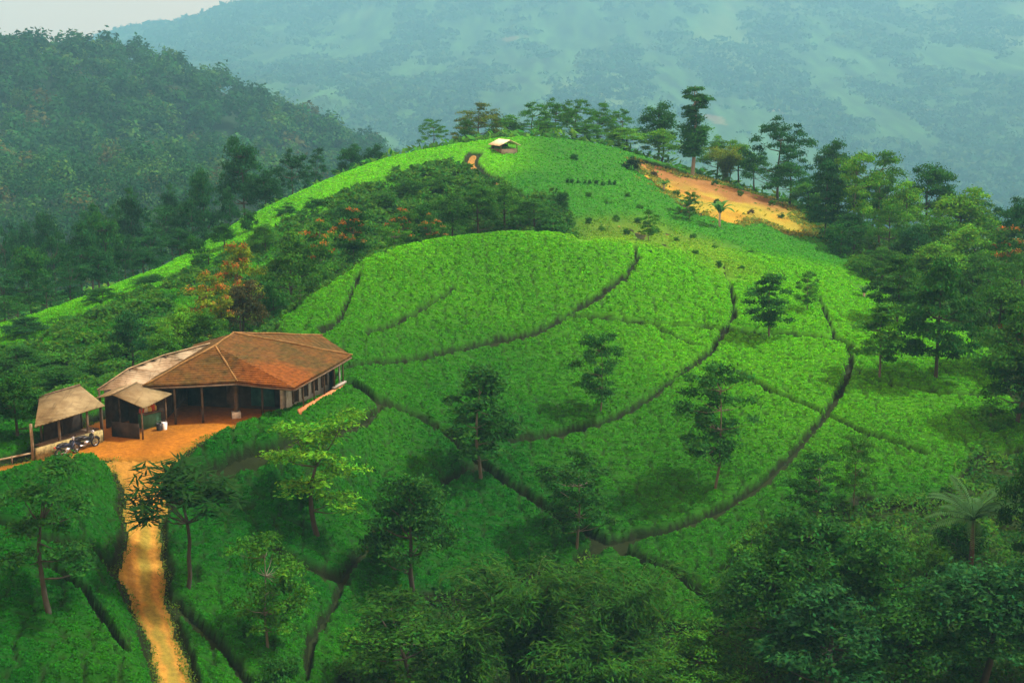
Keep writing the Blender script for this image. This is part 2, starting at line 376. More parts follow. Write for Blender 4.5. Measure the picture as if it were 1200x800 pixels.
class MB:
    """collects boxes, slabs and tubes; build() links them as one mesh object"""
    def __init__(s): s.v = []; s.q = []; s.t = []
    def add(s, V, Q=(), T=()):
        b = len(s.v); s.v += [tuple(map(float, p)) for p in V]
        s.q += [tuple(b + i for i in f) for f in Q]; s.t += [tuple(b + i for i in f) for f in T]; return s
    def box(s, c, d, rz=0, tilt=0):
        x, y, z = d[0] / 2, d[1] / 2, d[2] / 2; cz, sz = math.cos(rz), math.sin(rz); ct, st = math.cos(tilt), math.sin(tilt)
        V = []
        for k in (-z, z):
            for (i, j) in ((-x, -y), (x, -y), (x, y), (-x, y)):
                i2, k2 = i * ct + k * st, -i * st + k * ct
                V.append((c[0] + i2 * cz - j * sz, c[1] + i2 * sz + j * cz, c[2] + k2))
        return s.add(V, [(3, 2, 1, 0), (4, 5, 6, 7), (0, 1, 5, 4), (1, 2, 6, 5), (2, 3, 7, 6), (3, 0, 4, 7)])
    def slab(s, pts, th):
        """a sheet with the given top outline (3 or 4 points) and thickness downward"""
        n = len(pts); V = list(pts) + [(p[0], p[1], p[2] - th) for p in pts]
        sides = [(i, (i + 1) % n, n + (i + 1) % n, n + i) for i in range(n)]
        sides = [f[::-1] for f in sides]
        if n == 4: return s.add(V, [(0, 1, 2, 3), (7, 6, 5, 4)] + sides)
        return s.add(V, sides, [(0, 1, 2), (5, 4, 3)])
    def tube(s, pts, rad, n=8, cap=True):
        pts = [np.array(p, float) for p in pts]
        if np.isscalar(rad): rad = [rad] * len(pts)
        V = []; up = np.array([0.02, 0.03, 1.0])
        for i, p in enumerate(pts):
            d = pts[min(i + 1, len(pts) - 1)] - pts[max(i - 1, 0)]; d = d / (np.linalg.norm(d) + 1e-9)
            a = np.cross(d, up if abs(d[2]) < .95 else np.array([1.0, 0.03, 0])); a /= np.linalg.norm(a); b = np.cross(d, a)
            for k in range(n):
                t = 2 * math.pi * k / n; V.append(p + rad[i] * (a * math.cos(t) + b * math.sin(t)))
        Q = [(i * n + k, i * n + (k + 1) % n, (i + 1) * n + (k + 1) % n, (i + 1) * n + k) for i in range(len(pts) - 1) for k in range(n)]
        T = []
        if cap:
            V.append(pts[0]); V.append(pts[-1]); m0 = len(V) - 2; L = (len(pts) - 1) * n
            T = [(m0, (k + 1) % n, k) for k in range(n)] + [(m0 + 1, L + k, L + (k + 1) % n) for k in range(n)]
        return s.add(V, Q, T)
    def ring(s, c, r, t, axis, n=20, m=8):
        """torus about a horizontal axis direction (unit 2-vector)"""
        ax = np.array([axis[0], axis[1], 0.0]); e = np.array([-axis[1], axis[0], 0.0]); z = np.array([0, 0, 1.0]); V = []
        for i in range(n):
            a = 2 * math.pi * i / n; d = e * math.cos(a) + z * math.sin(a)
            for j in range(m):
                b = 2 * math.pi * j / m; V.append(np.array(c) + d * (r + t * math.cos(b)) + ax * t * math.sin(b))
        return s.add(V, [(i * m + j, ((i + 1) % n) * m + j, ((i + 1) % n) * m + (j + 1) % m, i * m + (j + 1) % m) for i in range(n) for j in range(m)])
    def blob(s, c, r, n=10, m=7):
        V = []
        for i in range(1, m):
            a = math.pi * i / m
            for j in range(n):
                b = 2 * math.pi * j / n; V.append((c[0] + r[0] * math.sin(a) * math.cos(b), c[1] + r[1] * math.sin(a) * math.sin(b), c[2] + r[2] * math.cos(a)))
        V += [(c[0], c[1], c[2] + r[2]), (c[0], c[1], c[2] - r[2])]; k = len(V)
        Q = [(i * n + (j + 1) % n, i * n + j, (i + 1) * n + j, (i + 1) * n + (j + 1) % n) for i in range(m - 2) for j in range(n)]
        return s.add(V, Q, [(j, (j + 1) % n, k - 2) for j in range(n)] + [((m - 2) * n + (j + 1) % n, (m - 2) * n + j, k - 1) for j in range(n)])
    def mesh(s, name, mat, smooth=False):
        return mesh_np(name, np.array(s.v), np.array(s.q, np.int32).reshape(-1, 4), mat, None, smooth, np.array(s.t, np.int32) if s.t else None)
    def build(s, name, mat, parent=None, smooth=False):
        o = link(name, s.mesh(name, mat, smooth), parent); return o

def leaf_quads(C, N, size, aspect=.5, fold=.15, spin=None):
    """one pointed leaf card per centre; N = facing; returns V, Q"""
    n = len(C); N = N / (np.linalg.norm(N, axis=1, keepdims=True) + 1e-9)
    h = rng.normal(size=(n, 3)) if spin is None else spin
    A = h - (h * N).sum(1, keepdims=True) * N; A /= (np.linalg.norm(A, axis=1, keepdims=True) + 1e-9)
    B = np.cross(N, A); s = np.broadcast_to(np.asarray(size, float), (n,))[:, None]
    V = np.stack([C - A * s, C + B * s * aspect - N * s * fold, C + A * s - N * s * fold * .6, C - B * s * aspect - N * s * fold], 1).reshape(-1, 3)
    return V, np.arange(n * 4).reshape(-1, 4)
def tints(n, lo=.65, hi=1.35, warm=.18):
    g = rng.uniform(lo, hi, n)[:, None]; t = np.ones((n, 3)) * g
    w = rng.normal(0, warm, n); t[:, 0] *= np.clip(1 + w * 1.6, .4, 2); t[:, 2] *= np.clip(1 - w, .4, 2)
    return t

# ------------------------------------------------------------------ ground sheet
def zone(X, Y, pg, e=0.6): return sstep(-e, e, poly_sd(X, Y, pg))
nr, nc = GX.shape
tint = np.zeros(GX.shape + (3,))
SOIL = np.array([.013, .022, .006]); FLOOR = np.array([.022, .050, .010]); WOODS = np.array([.008, .030, .010])
far = sstep(215, 300, GY)[..., None]
tint[:] = SOIL * (1 - far) + WOODS * far
near = np.where(gy < 260)[0][-1] + 1
nx, ny = GX[:near], GY[:near]
wood = np.zeros(nx.shape)
for pg in (RAVINE, STRIP, BELT, CORNER): wood = np.maximum(wood, zone(nx, ny, pg, 1.2))
crest = np.interp(nx, [-60, -40, -20, 0, 20, 40, 60], [128, 146, 166, 174, 183, 178, 150])
wood = np.maximum(wood, sstep(0, 6, ny - crest)); wood = np.maximum(wood, sstep(60, 50, ny))
a = wood[..., None]; tint[:near] = tint[:near] * (1 - a) + FLOOR * a
sp = zone(nx, ny, SPARSE, 3)[..., None] * sstep(-.1, .25, fbm(nx / 2.2, ny / 5, 3, 41))[..., None]
tint[:near] = tint[:near] * (1 - sp) + np.array([.30, .24, .055]) * sp
# far slopes: mottled woodland, pale clearings and bare red earth
fr = GY >= 800; fx, fy_ = GX[fr], GY[fr]
mot = (fbm(fx / 55, fy_ / 330, 5, 51) + 1.3 * fbm(fx / 12, fy_ / 75, 3, 57))[:, None]; clr = .7 * sstep(.05, .45, fbm(fx / 150 + 5, fy_ / 700, 5, 61))[:, None]
c = np.array([.030, .085, .022]) * np.clip(1 + .8 * mot, .2, 3)
c = c * (1 - clr) + np.array([.10, .17, .05]) * clr
fpx, fpy = proj(fx, fy_, GZ[fr])
tint[fr] = np.clip(c, .004, 1)
BARE = [at_Y(915, 128, 2100), at_Y(958, 127, 2110), at_Y(840, 140, 2050), at_Y(600, 45, 2900), at_Y(320, 12, 3500), at_Y(775, 158, 2000), at_Y(1085, 130, 2100)]
for k, b in enumerate(BARE):
    i = np.argmin(np.abs(fpx - (600 + F * b[0] / b[1])) + np.abs(fpy - proj(*b)[1]) * 2)
    d = np.hypot((fx - fx[i]) / (15 if k < 2 else 22), (fy_ - fy_[i]) / (22 if k < 2 else 30)) + 1.3 * fbm(fx / 16, fy_ / 24, 4, 70 + k)
    w = sstep(1.1, .6, d)[:, None] * (.5, .42, .2, .2, .2, .2, .2)[k]
    tint[fr] = tint[fr] * (1 - w) + np.array([.48, .27, .17]) * w
I = np.arange(nr * nc).reshape(nr, nc)
Q = np.stack([I[:-1, :-1], I[:-1, 1:], I[1:, 1:], I[1:, :-1]], -1).reshape(-1, 4)
g = link('ground', mesh_np('ground', np.stack([GX, GY, GZ], -1).reshape(-1, 3), Q, M['ground'], tint.reshape(-1, 3), True))
tag(g, 'rolling hillside ground with valley and hazy mountain slopes beyond', 'ground', kind='structure')

# ------------------------------------------------------------------ fine fan grid for tea and bare earth
ty = np.concatenate([steps(46, 125, .0016)[:-1], steps(125, 196, .0024)])
ts = np.arange(-0.36, 0.345, 0.00115)
TX = ts[None, :] * (ty[:, None] + APEX); TY = np.repeat(ty[:, None], len(ts), 1)
TZ = ground(TX, TY)
TI = np.arange(TX.size).reshape(TX.shape)
TQ = np.stack([TI[:-1, :-1], TI[:-1, 1:], TI[1:, 1:], TI[1:, :-1]], -1).reshape(-1, 4)
def sub(V, Qs, *attrs):
    u, inv = np.unique(Qs.ravel(), return_inverse=True)
    return (V[u], inv.reshape(-1, 4)) + tuple(a[u] for a in attrs)
wob = 0.35 * fbm(TX / 1.6, TY / 1.6, 3, 81)
sd_track = poly_sd(TX, TY, TRACK) + wob; sd_yard = poly_sd(TX, TY, YARD) + wob * .8; sd_field = poly_sd(TX, TY, FIELD) + wob * 2.5
sd_path = 0.55 - line_dist(TX, TY, PATHUP) + wob * .5

def earth(name, sd, colour, lift, label, cat='ground', cut=None):
    keep = sd.ravel() > 0
    if cut is not None: keep &= ~(cut.ravel() > .05)
    f = keep[TQ].all(1)
    z = TZ + lift
    n = fbm(TX / 1.5, TY / 3, 4, 91).ravel()[:, None]
    c = colour(TX.ravel(), TY.ravel(), sd.ravel()) * (1 + .35 * n)
    V, q, c = sub(np.stack([TX, TY, z], -1).reshape(-1, 3), TQ[f], c)
    o = link(name, mesh_np(name, V, q, M['yard'], c, True)); tag(o, label, cat, kind='structure')
def yard_c(x, y, sd):
    e = sstep(.9, .0, sd)[:, None]
    return np.array([.25, .100, .009]) * (1 - .35 * e) + np.array([.06, .09, .01]) * .35 * e
tc0 = H((165,560),(172,610),(168,650),(172,690),(182,730),(196,770),(208,815))
def track_c(x, y, sd):
    mid = sstep(.42, .12, line_dist(x, y, tc0) + .35 * fbm(x / .7, y / .7, 3, 97)) * sstep(71, 66, y)
    rd = np.abs(line_dist(x, y, tc0) - .68 + .15 * fbm(x, y / 2, 2, 98)); rut = 1 - .38 * sstep(.28, .06, rd) * sstep(-.3, .1, fbm(x / 1.2, y / 2.5, 3, 96))   # darker wheel ruts
    e = np.maximum(mid * .62, sstep(.5, .0, sd) * .5)[:, None]
    return rut[:, None] * np.array([.31, .165, .028]) * (1 - e) + np.array([.10, .13, .02]) * e
def field_c(x, y, sd):
    n = fbm(x / 3, y / 6, 5, 99); t = sstep(-.30, .05, n)[:, None]
    px, py = proj(x, y, ground(x, y))
    up = sstep(6, -8, py - np.interp(px, [750, 800, 850, 920, 960], [196, 222, 236, 250, 268]) + n * 12)[:, None]
    c = np.array([.30, .20, .020]) * (1 - t) + np.array([.25, .225, .026]) * t
    return c * (1 - up) + np.array([.20, .105, .032]) * up
earth('dirt_yard', sd_yard, yard_c, .045, 'beaten orange earth yard in front of the tiled house', 'yard')
earth('dirt_track', sd_track, track_c, .035, 'ochre dirt track running down from the yard between tea plots', 'track')
earth('cleared_field', sd_field, field_c, .05, 'bare orange cleared field on the hill flank', 'field')
def ribbon(name, pl, wid, colour, label):
    pts = []
    for a, b in zip(pl[:-1], pl[1:]):
        n = max(2, int(math.hypot(*(np.array(b) - a)) / .35))
        pts += [np.array(a) * (1 - t) + np.array(b) * t for t in np.linspace(0, 1, n, endpoint=False)]
    pts = np.array(pts); pts = np.array([pts[max(0, i - 4):i + 5].mean(0) for i in range(len(pts))])
    V, Q = [], []; L = len(pts)
    for i, p in enumerate(pts):
        d = pts[min(i + 1, L - 1)] - pts[max(i - 1, 0)]; d = d / (np.linalg.norm(d) + 1e-9); nn = np.array([-d[1], d[0]])
        w_ = np.interp(i / L, *wid) * (1 + .5 * float(fbm(np.array([i * .31]), np.array([2.0]), 3, 7)[0]))
        for k in (-1, -.4, .4, 1):
            q = p + nn * w_ * k; V.append((q[0], q[1], float(ground(q[0], q[1])) + (.09 if abs(k) < 1 else .02)))
        if i: Q += [((i - 1) * 4 + k, (i - 1) * 4 + k + 1, i * 4 + k + 1, i * 4 + k) for k in range(3)]
    c = np.ones((len(V), 3)) * np.array(colour) * (1 + .3 * rng.normal(size=(len(V), 1)) * .5)
    tag(link(name, mesh_np(name, np.array(V), Q, M['yard'], c, True)), label, 'path', kind='structure')
ribbon('footpath', PATHUP, ((0, .2, .4, 1), (.3, .5, .35, .25)), (.24, .145, .035), 'thin worn footpath climbing to the hilltop hut')

# ------------------------------------------------------------------ tea
mask = sstep(.05, .55, -sd_yard) * sstep(.05, .5, -sd_track) * sstep(.1, 1.2, -sd_field) * sstep(0, .5, -sd_path)
wob2 = fbm(TX / .8, TY / .8, 3, 83)
def furrow_dist(pl, wd):
    d = np.full(TX.shape, 9.0)                       # contour paths are broader than those running down the slope
    for a, b in zip(pl[:-1], pl[1:]):
        L = math.hypot(b[0] - a[0], b[1] - a[1]) + 1e-9
        d = np.minimum(d, seg_dist(TX, TY, a, b) - wd * (.13 + .36 * (abs(b[0] - a[0]) / L) ** 1.5))
    return d
for wd, pl in GUT: mask = np.minimum(mask, sstep(0, .15, furrow_dist(pl, wd) + wob * .35 + wob2 * .22 * wd))
scrubby = sstep(-1.5, 2.5, poly_sd(TX, TY, SCRUB) + wob * 4)
mask *= 1 - scrubby * sstep(.0, .12, fbm(TX / 2.6, TY / 3.2, 3, 117))
for pg in (RAVINE, STRIP, BELT, CORNER): mask *= 1 - sstep(-.6, .4, poly_sd(TX, TY, pg) + wob * 3)
mask *= 1 - sstep(-2, 2, TY - np.interp(TX, [-60, -40, -20, 0, 20, 40, 60], [127, 146, 166, 173, 182, 176, 148]) - 2)
mask *= sstep(48, 51, TY)
tn, tf = np.zeros(TX.shape), np.zeros(TX.shape)
wx = TX + .5 * fbm(TX / 4, TY / 4, 2, 101); wy = TY + .5 * fbm(TX / 4 + 9, TY / 4, 2, 103)
rot = -0.12
cx = (wx * math.cos(rot) - wy * math.sin(rot)) / 1.25; cy = (wx * math.sin(rot) + wy * math.cos(rot)) / .72
d1, d2, cv = cells(cx, cy, 111)
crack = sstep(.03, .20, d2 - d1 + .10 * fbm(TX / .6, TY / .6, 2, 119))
upper = sstep(122, 134, TY)
sparse = sstep(-3, 3, poly_sd(TX, TY, SPARSE)); 
gap = sstep(.30, .06, fbm(TX / 1.5, TY / 6, 3, 113)) ; mask_s = mask * (1 - sparse * (1 - gap * .9))
h = .50 + .30 * crack + .08 * (1 - d1 * d1) + .07 * (cv - .5) + .11 * fbm(TX / .5, TY / .5, 3, 121)
h = h * .76 * (1 - .35 * upper) * (.62 + .38 * sstep(-3, 2, -sparse * 5 + 1))
hz = TZ + mask_s * h - .02
TEA = np.stack([TX, TY, hz], -1).reshape(-1, 3)
lp = poly_sd(TX, TY, LPB)
# yellow-green crop variation, plus sunlit crest and right slope painted into the tint
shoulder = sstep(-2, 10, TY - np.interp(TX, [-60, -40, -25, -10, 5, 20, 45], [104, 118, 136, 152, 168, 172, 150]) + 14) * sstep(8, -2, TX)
flush_and_light = np.clip(.10 + .45 * fbm(TX / 14, TY / 14, 3, 131) + .75 * sstep(86, 115, TY) * (1 - upper) + .95 * shoulder * upper * (.25 + .75 * sstep(-46, -14, TX)) + .38 * sstep(2, 26, TX) * sstep(76, 92, TY), 0, 1)
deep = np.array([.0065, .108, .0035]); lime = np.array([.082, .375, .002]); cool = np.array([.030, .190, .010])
fl = flush_and_light[..., None]; up_ = (upper * (1 - shoulder) * (1 - sparse))[..., None] * .75
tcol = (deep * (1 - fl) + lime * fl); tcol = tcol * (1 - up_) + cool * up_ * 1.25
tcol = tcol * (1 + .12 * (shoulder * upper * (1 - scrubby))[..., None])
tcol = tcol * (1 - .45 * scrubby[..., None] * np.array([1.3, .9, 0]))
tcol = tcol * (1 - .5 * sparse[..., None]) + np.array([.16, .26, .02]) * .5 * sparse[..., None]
stem = np.maximum(sstep(.96, .55, mask), .75 * (1 - crack) * (1 - .5 * upper))[..., None] * (1 - sparse[..., None]); tcol = tcol * (1 - stem) + np.array([.013, .024, .005]) * stem   # bare twig colour, plus shade painted into hedge sides and gaps between bushes
fm = (mask_s.ravel() > .03)[TQ].any(1)
fc = TQ[:, 0]
isleft = lp.ravel()[fc] > -.6; isup = (TY.ravel()[fc] > np.interp(TX.ravel()[fc], [-45, -20, -12, 5, 10, 60], [90, 100, 119, 123, 134, 134]))
TXr, TYr, TZr = TX.ravel(), TY.ravel(), hz.ravel()
fpx, fpy = proj(TXr[fc], TYr[fc], TZr[fc])
inview = (fpx > -40) & (fpx < 1240) & (fpy > 120) & (fpy < 850)
NLEAF = 560000
good = fm & inview & (mask_s.ravel()[fc] > .8) & (crack.ravel()[fc] > .35)
gi = np.where(good)[0]
den = 1.0 * np.ones(len(gi)); den *= (1 - .5 * upper.ravel()[fc[gi]]) * np.sqrt(np.clip(TYr[fc[gi]] / 90, .5, 1.2))
pick = rng.choice(gi, NLEAF, p=den / den.sum())
w4 = rng.dirichlet((1, 1, 1, 1), NLEAF)
LC = (TEA[TQ[pick]] * w4[..., None]).sum(1)
def tea_object(name, sel, label):
    f = TQ[fm & sel]
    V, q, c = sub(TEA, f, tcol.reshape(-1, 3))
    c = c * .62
    k = sel[pick]; C = LC[k]; n = len(C)
    dist = C[:, 1]
    N = np.c_[rng.normal(0, .55, n), rng.normal(0, .55, n) - .15, np.ones(n)]
    s = rng.uniform(.060, .115, n) * np.clip(dist / 85, .75, 2.0) ** .8
    C[:, 2] += rng.uniform(.0, .07, n)
    LV, LQ = leaf_quads(C, N, s, .46, .12)
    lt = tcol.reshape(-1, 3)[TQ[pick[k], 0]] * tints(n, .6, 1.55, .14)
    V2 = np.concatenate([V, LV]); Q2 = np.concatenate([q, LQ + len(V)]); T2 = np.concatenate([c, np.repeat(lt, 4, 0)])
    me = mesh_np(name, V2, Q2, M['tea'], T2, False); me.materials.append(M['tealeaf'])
    mi = np.zeros(len(Q2), np.int32); mi[len(q):] = 1
    me.polygons.foreach_set('material_index', mi)
    sm = np.ones(len(Q2), bool); sm[len(q):] = False; me.polygons.foreach_set('use_smooth', sm)
    o = link(name, me); tag(o, label, 'tea bushes', kind='stuff')
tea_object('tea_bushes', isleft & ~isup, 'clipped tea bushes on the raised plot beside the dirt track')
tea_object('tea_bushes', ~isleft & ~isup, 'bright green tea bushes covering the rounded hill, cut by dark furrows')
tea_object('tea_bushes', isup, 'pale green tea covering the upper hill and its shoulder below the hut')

# ------------------------------------------------------------------ undergrowth between the trees
def scatter_growth(name, regions, n, colour, label, size=(.11, .24), hmax=.9, y0=45, y1=240, excl=None):
    excl = (YARD, TRACK, FIELD) if excl is None else excl
    C = []; tot = 0
    while tot < n:
        s = rng.uniform(-.5, .5, n * 3); L = rng.uniform(math.log(y0 + APEX), math.log(y1 + APEX), n * 3); Y = np.exp(L) - APEX; X = s * (Y + APEX)
        k = np.zeros(len(X), bool)
        for pg in regions:
            k |= (poly_sd(X, Y, pg) > -.8) if not callable(pg) else pg(X, Y)
        px, py = proj(X, Y, ground(X, Y)); k &= (px > -80) & (px < 1280) & (py < 900)
        for e in excl: k &= poly_sd(X, Y, e) < -.4
        C.append(np.c_[X[k], Y[k]]); tot += k.sum()
    C = np.concatenate(C)[:n]; X, Y = C[:, 0], C[:, 1]
    d1, _, cv = cells(X / 1.7, Y / 1.7, 141)
    top = hmax * np.clip(.25 + .75 * cv, 0, 1) * np.clip(1.15 - 1.5 * d1 * d1, .08, 1)
    z = ground(X, Y) + top * rng.uniform(.35, 1, n) ** .6
    N = np.c_[rng.normal(0, .6, n), rng.normal(0, .6, n) - .25, np.full(n, .9)]
    V, q = leaf_quads(np.c_[X, Y, z], N, rng.uniform(*size, n) * np.clip(Y / 95, .7, 2), .42, .2)
    t = colour(X, Y, cv)[:, :3] * tints(n, .6, 1.5, .2)
    me = mesh_np(name, V, q, M['leaf'], np.repeat(t, 4, 0)); o = link(name, me); tag(o, label, 'undergrowth', kind='stuff')
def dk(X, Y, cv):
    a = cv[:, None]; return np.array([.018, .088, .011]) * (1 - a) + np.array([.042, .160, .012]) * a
scatter_growth('undergrowth', [RAVINE], 52000, dk, 'dense shrubby undergrowth filling the gully behind the tiled house')
scatter_growth('undergrowth', [SCRUB], 60000, dk, 'dark scrub mixed into the tea on the shoulder slope above the gully', hmax=1.3, size=(.10, .22))
scatter_growth('undergrowth', [STRIP], 22000, dk, 'dark scrub in the hollow between the rounded hill and upper hill', hmax=1.3)
scatter_growth('undergrowth', [BELT], 30000, dk, 'shaded scrub under the trees along the edge of the rounded hill', hmax=1.2)
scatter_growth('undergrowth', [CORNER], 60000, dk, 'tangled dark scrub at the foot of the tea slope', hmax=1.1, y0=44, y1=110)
fe = lambda X, Y: (lambda d, q: (d > -2.5) & (d < 6) & (rng.uniform(0, 1, len(X)) < np.clip(1.0 - d / 2.2, .03, 1) * sstep(-.2, .45, q + .16 - .05 * d)))(poly_sd(X, Y, FIELD), fbm(X / 1.6, Y / 3.2, 4, 151))
scatter_growth('weeds', [fe], 15000, lambda X, Y, cv: np.array([.07, .17, .012]) * (1 - cv[:, None]) + np.array([.20, .22, .03]) * cv[:, None], 'grass and weeds creeping over the edges of the cleared field', hmax=.4, y0=130, y1=190, size=(.09, .18), excl=())
ye = lambda X, Y: (lambda d: (d > -.5) & (d < .35))(np.maximum(poly_sd(X, Y, TRACK), poly_sd(X, Y, YARD)) + .5 * fbm(X / .9, Y / .9, 3, 153))
scatter_growth('weeds', [ye], 9000, lambda X, Y, cv: np.array([.03, .12, .008]) * (1 - cv[:, None]) + np.array([.10, .17, .015]) * cv[:, None], 'grass and weeds fringing the dirt track and yard', hmax=.3, y0=48, y1=86, size=(.05, .10), excl=())
over = lambda X, Y: Y > np.interp(X, [-60, -40, -20, 0, 20, 40, 60], [127, 146, 166, 173, 182, 176, 148]) + 1
scatter_growth('undergrowth', [over], 40000, lambda X, Y, cv: dk(X, Y, cv) * 1.3, 'scrub on the far side of the hill crest below the hilltop trees', hmax=1.6, y0=120, y1=290, size=(.2, .4))

# ------------------------------------------------------------------ trees
def clump_crown(C, Rr, per, size, flat=.75, aspect=.45, droop=0.0, upb=.45, tintvar=.3):
    Vs, Qs, Ts = [], [], []; off = 0
    for c, r in zip(C, Rr):
        n = max(8, int(per * rng.uniform(.75, 1.25)))
        d = rng.normal(size=(n, 3)); d /= np.linalg.norm(d, axis=1, keepdims=True); d[:, 2] = np.where(d[:, 2] < -.3, -d[:, 2] * .6, d[:, 2])
        rad = rng.uniform(.25, 1, n) ** .5
        rr = r * np.array([1, 1, flat])
        p = np.asarray(c) + d * rad[:, None] * rr * (1 + .25 * rng.normal(size=(n, 1)))
        N = d * .75 + np.array([0, 0, upb * .6]) + rng.normal(0, .55, (n, 3))
        sp = None
        if droop: sp = np.c_[d[:, :2] * .6, np.full(n, -droop)] + rng.normal(0, .25, (n, 3))
        V, q = leaf_quads(p, N, size * rng.uniform(.7, 1.3, n), aspect, .2, sp)
        t = tints(n, .65, 1.4, .16) * rng.uniform(1 - tintvar * 1.35, 1 + tintvar * 1.35)
        Vs.append(V); Qs.append(q + off); off += len(V); Ts.append(np.repeat(t, 4, 0))
    return np.concatenate(Vs), np.concatenate(Qs), np.concatenate(Ts)
def limbs(mb, trunk, targets, r0, n=6):
    """thin limbs from points of the trunk out to the clumps"""
    tr = np.array(trunk)
    for c in targets:
        c = np.array([c[0] * .8, c[1] * .8, c[2] - .15])
        k = np.clip(np.searchsorted(tr[:, 2], c[2] - .35 * math.hypot(c[0], c[1]) - .4), 0, len(tr) - 1)
        p = tr[k]; mid = (p + np.asarray(c)) / 2 + np.array([0, 0, -.08 * np.linalg.norm(c - p)])
        mb.tube([p, mid, c], [r0, r0 * .6, r0 * .2], 5, False)
def trunk_pts(h, bend=.15, n=7):
    a = rng.uniform(0, 6.28); z = np.linspace(-.4, h, n)
    return [np.array([bend * math.sin(t * 3 / h) * math.cos(a) + rng.normal(0, .03) * (t > 0), bend * math.sin(t * 2.4 / h) * math.sin(a) + rng.normal(0, .03) * (t > 0), t]) for t in z]
def make_proto(kind):
    mb = MB(); bl = None
    if kind in ('shade', 'flame'):
        h, w = 7.5, 4.8; tp = trunk_pts(h * .8, .25); C = []; Rr = []
        for i in range(40):
            t = rng.uniform(0, 1); z = h * (.28 + .68 * t); rmax = w / 2 * math.sin(math.pi * min(1, .22 + .74 * t)) ** .8
            a = rng.uniform(0, 6.28); r = rmax * rng.uniform(.15, .85)
            C.append(np.array([r * math.cos(a), r * math.sin(a), z])); Rr.append(rng.uniform(.42, .75))
        cr = clump_crown(C, Rr, 140, .125, .85); mb.tube(tp, np.linspace(.10, .025, len(tp)), 7); limbs(mb, tp, C[::2], .035)
        if kind == 'flame':
            Cb = [c + np.array([0, 0, .3]) for c in C if c[2] > h * .5][:16]; bl = clump_crown(Cb, [.42] * len(Cb), 34, .12, .8)
    elif kind == 'airy':
        h, w = 8, 4.6; tp = trunk_pts(h * .78, .2); C = []; Rr = []
        for i in range(46):
            t = rng.uniform(0, 1); z = h * (.26 + .70 * t); rmax = w / 2 * math.sin(math.pi * min(1, .2 + .72 * t)) ** .6 ; a = rng.uniform(0, 6.28); r = rmax * rng.uniform(.2, 1)
            C.append(np.array([r * math.cos(a), r * math.sin(a), z])); Rr.append(rng.uniform(.40, .72))
        cr = clump_crown(C, Rr, 125, .115, .85); mb.tube(tp, np.linspace(.09, .02, len(tp)), 7); limbs(mb, tp, C, .03)
    elif kind == 'round':
        h, w = 8, 6.4; tp = trunk_pts(h * .75, .3); C = []; Rr = []
        for i in range(60):
            d = rng.normal(size=3); d /= np.linalg.norm(d); d[2] = abs(d[2]) * 1.45 - .62
            r = rng.uniform(.45, .95); C.append(np.array([d[0] * w / 2 * r * .85, d[1] * w / 2 * r * .85, h * .56 + d[2] * h * .46 * r])); Rr.append(rng.uniform(.5, 1.0))
        cr = clump_crown(C, Rr, 130, .125, .8); mb.tube(tp, np.linspace(.17, .05, len(tp)), 8); limbs(mb, tp, C[::2], .06)
    elif kind == 'spread':
        h, w = 8, 9; tp = trunk_pts(h * .7, .4); C = []; Rr = []
        for i in range(58):
            a = rng.uniform(0, 6.28); q = rng.uniform(0, 1) ** .6; top_ = h * (.97 - .38 * q ** 2); z = top_ - rng.uniform(0, 1) ** 1.5 * h * .42
            C.append(np.array([q * w * .42 * math.cos(a), q * w * .42 * math.sin(a), z])); Rr.append(rng.uniform(.5, .95))
        cr = clump_crown(C, Rr, 110, .13, .7, .45, 0, .7); mb.tube(tp, np.linspace(.16, .06, len(tp)), 8); limbs(mb, tp, C[::3], .06)
    elif kind == 'cone':
        h, w = 8, 4.6; tp = trunk_pts(h * .8, .12); C = []; Rr = []
        for i in range(95):
            t = rng.uniform(0, 1) ** 1.15; z = h * (.24 + .70 * t); rmax = w / 2 * (math.sin(math.pi * (.25 + .75 * t)) ** .7) * (1.05 - .25 * t); a = rng.uniform(0, 6.28); r = rmax * rng.uniform(.35, .95)
            C.append(np.array([r * math.cos(a), r * math.sin(a), z])); Rr.append(rng.uniform(.45, .72))
        cr = clump_crown(C, Rr, 120, .125, .7, .4, .5); mb.tube(tp, np.linspace(.13, .03, len(tp)), 8); limbs(mb, tp, C[::3], .04)
    elif kind == 'tier':
        h, w = 10, 6.5; tp = trunk_pts(h * .62, .5); C = []; Rr = []
        for i in range(9):
            z = h * (.36 + .60 * i / 8); a = i * 2.4 + rng.uniform(-.4, .4); r = w / 2 * rng.uniform(.2, .62) * (1 - .3 * i / 8)
            for j in range(6):
                b = rng.uniform(0, 6.28); q = rng.uniform(.2, .95)
                C.append(np.array([r * math.cos(a) + q * math.cos(b), r * math.sin(a) + q * math.sin(b), z + rng.uniform(-.55, .40) - .25 * q])); Rr.append(rng.uniform(.5, .9))
        cr = clump_crown(C, Rr, 90, .12, .62, .45, 0, .8); mb.tube(tp, np.linspace(.15, .06, len(tp)), 8); limbs(mb, tp, C[::4], .06)
    elif kind == 'palmate':
        h, w = 6.4, 6.4; tp = trunk_pts(h * .62, .2); C = []
        Vs, Qs, Ts = [], [], []; off = 0
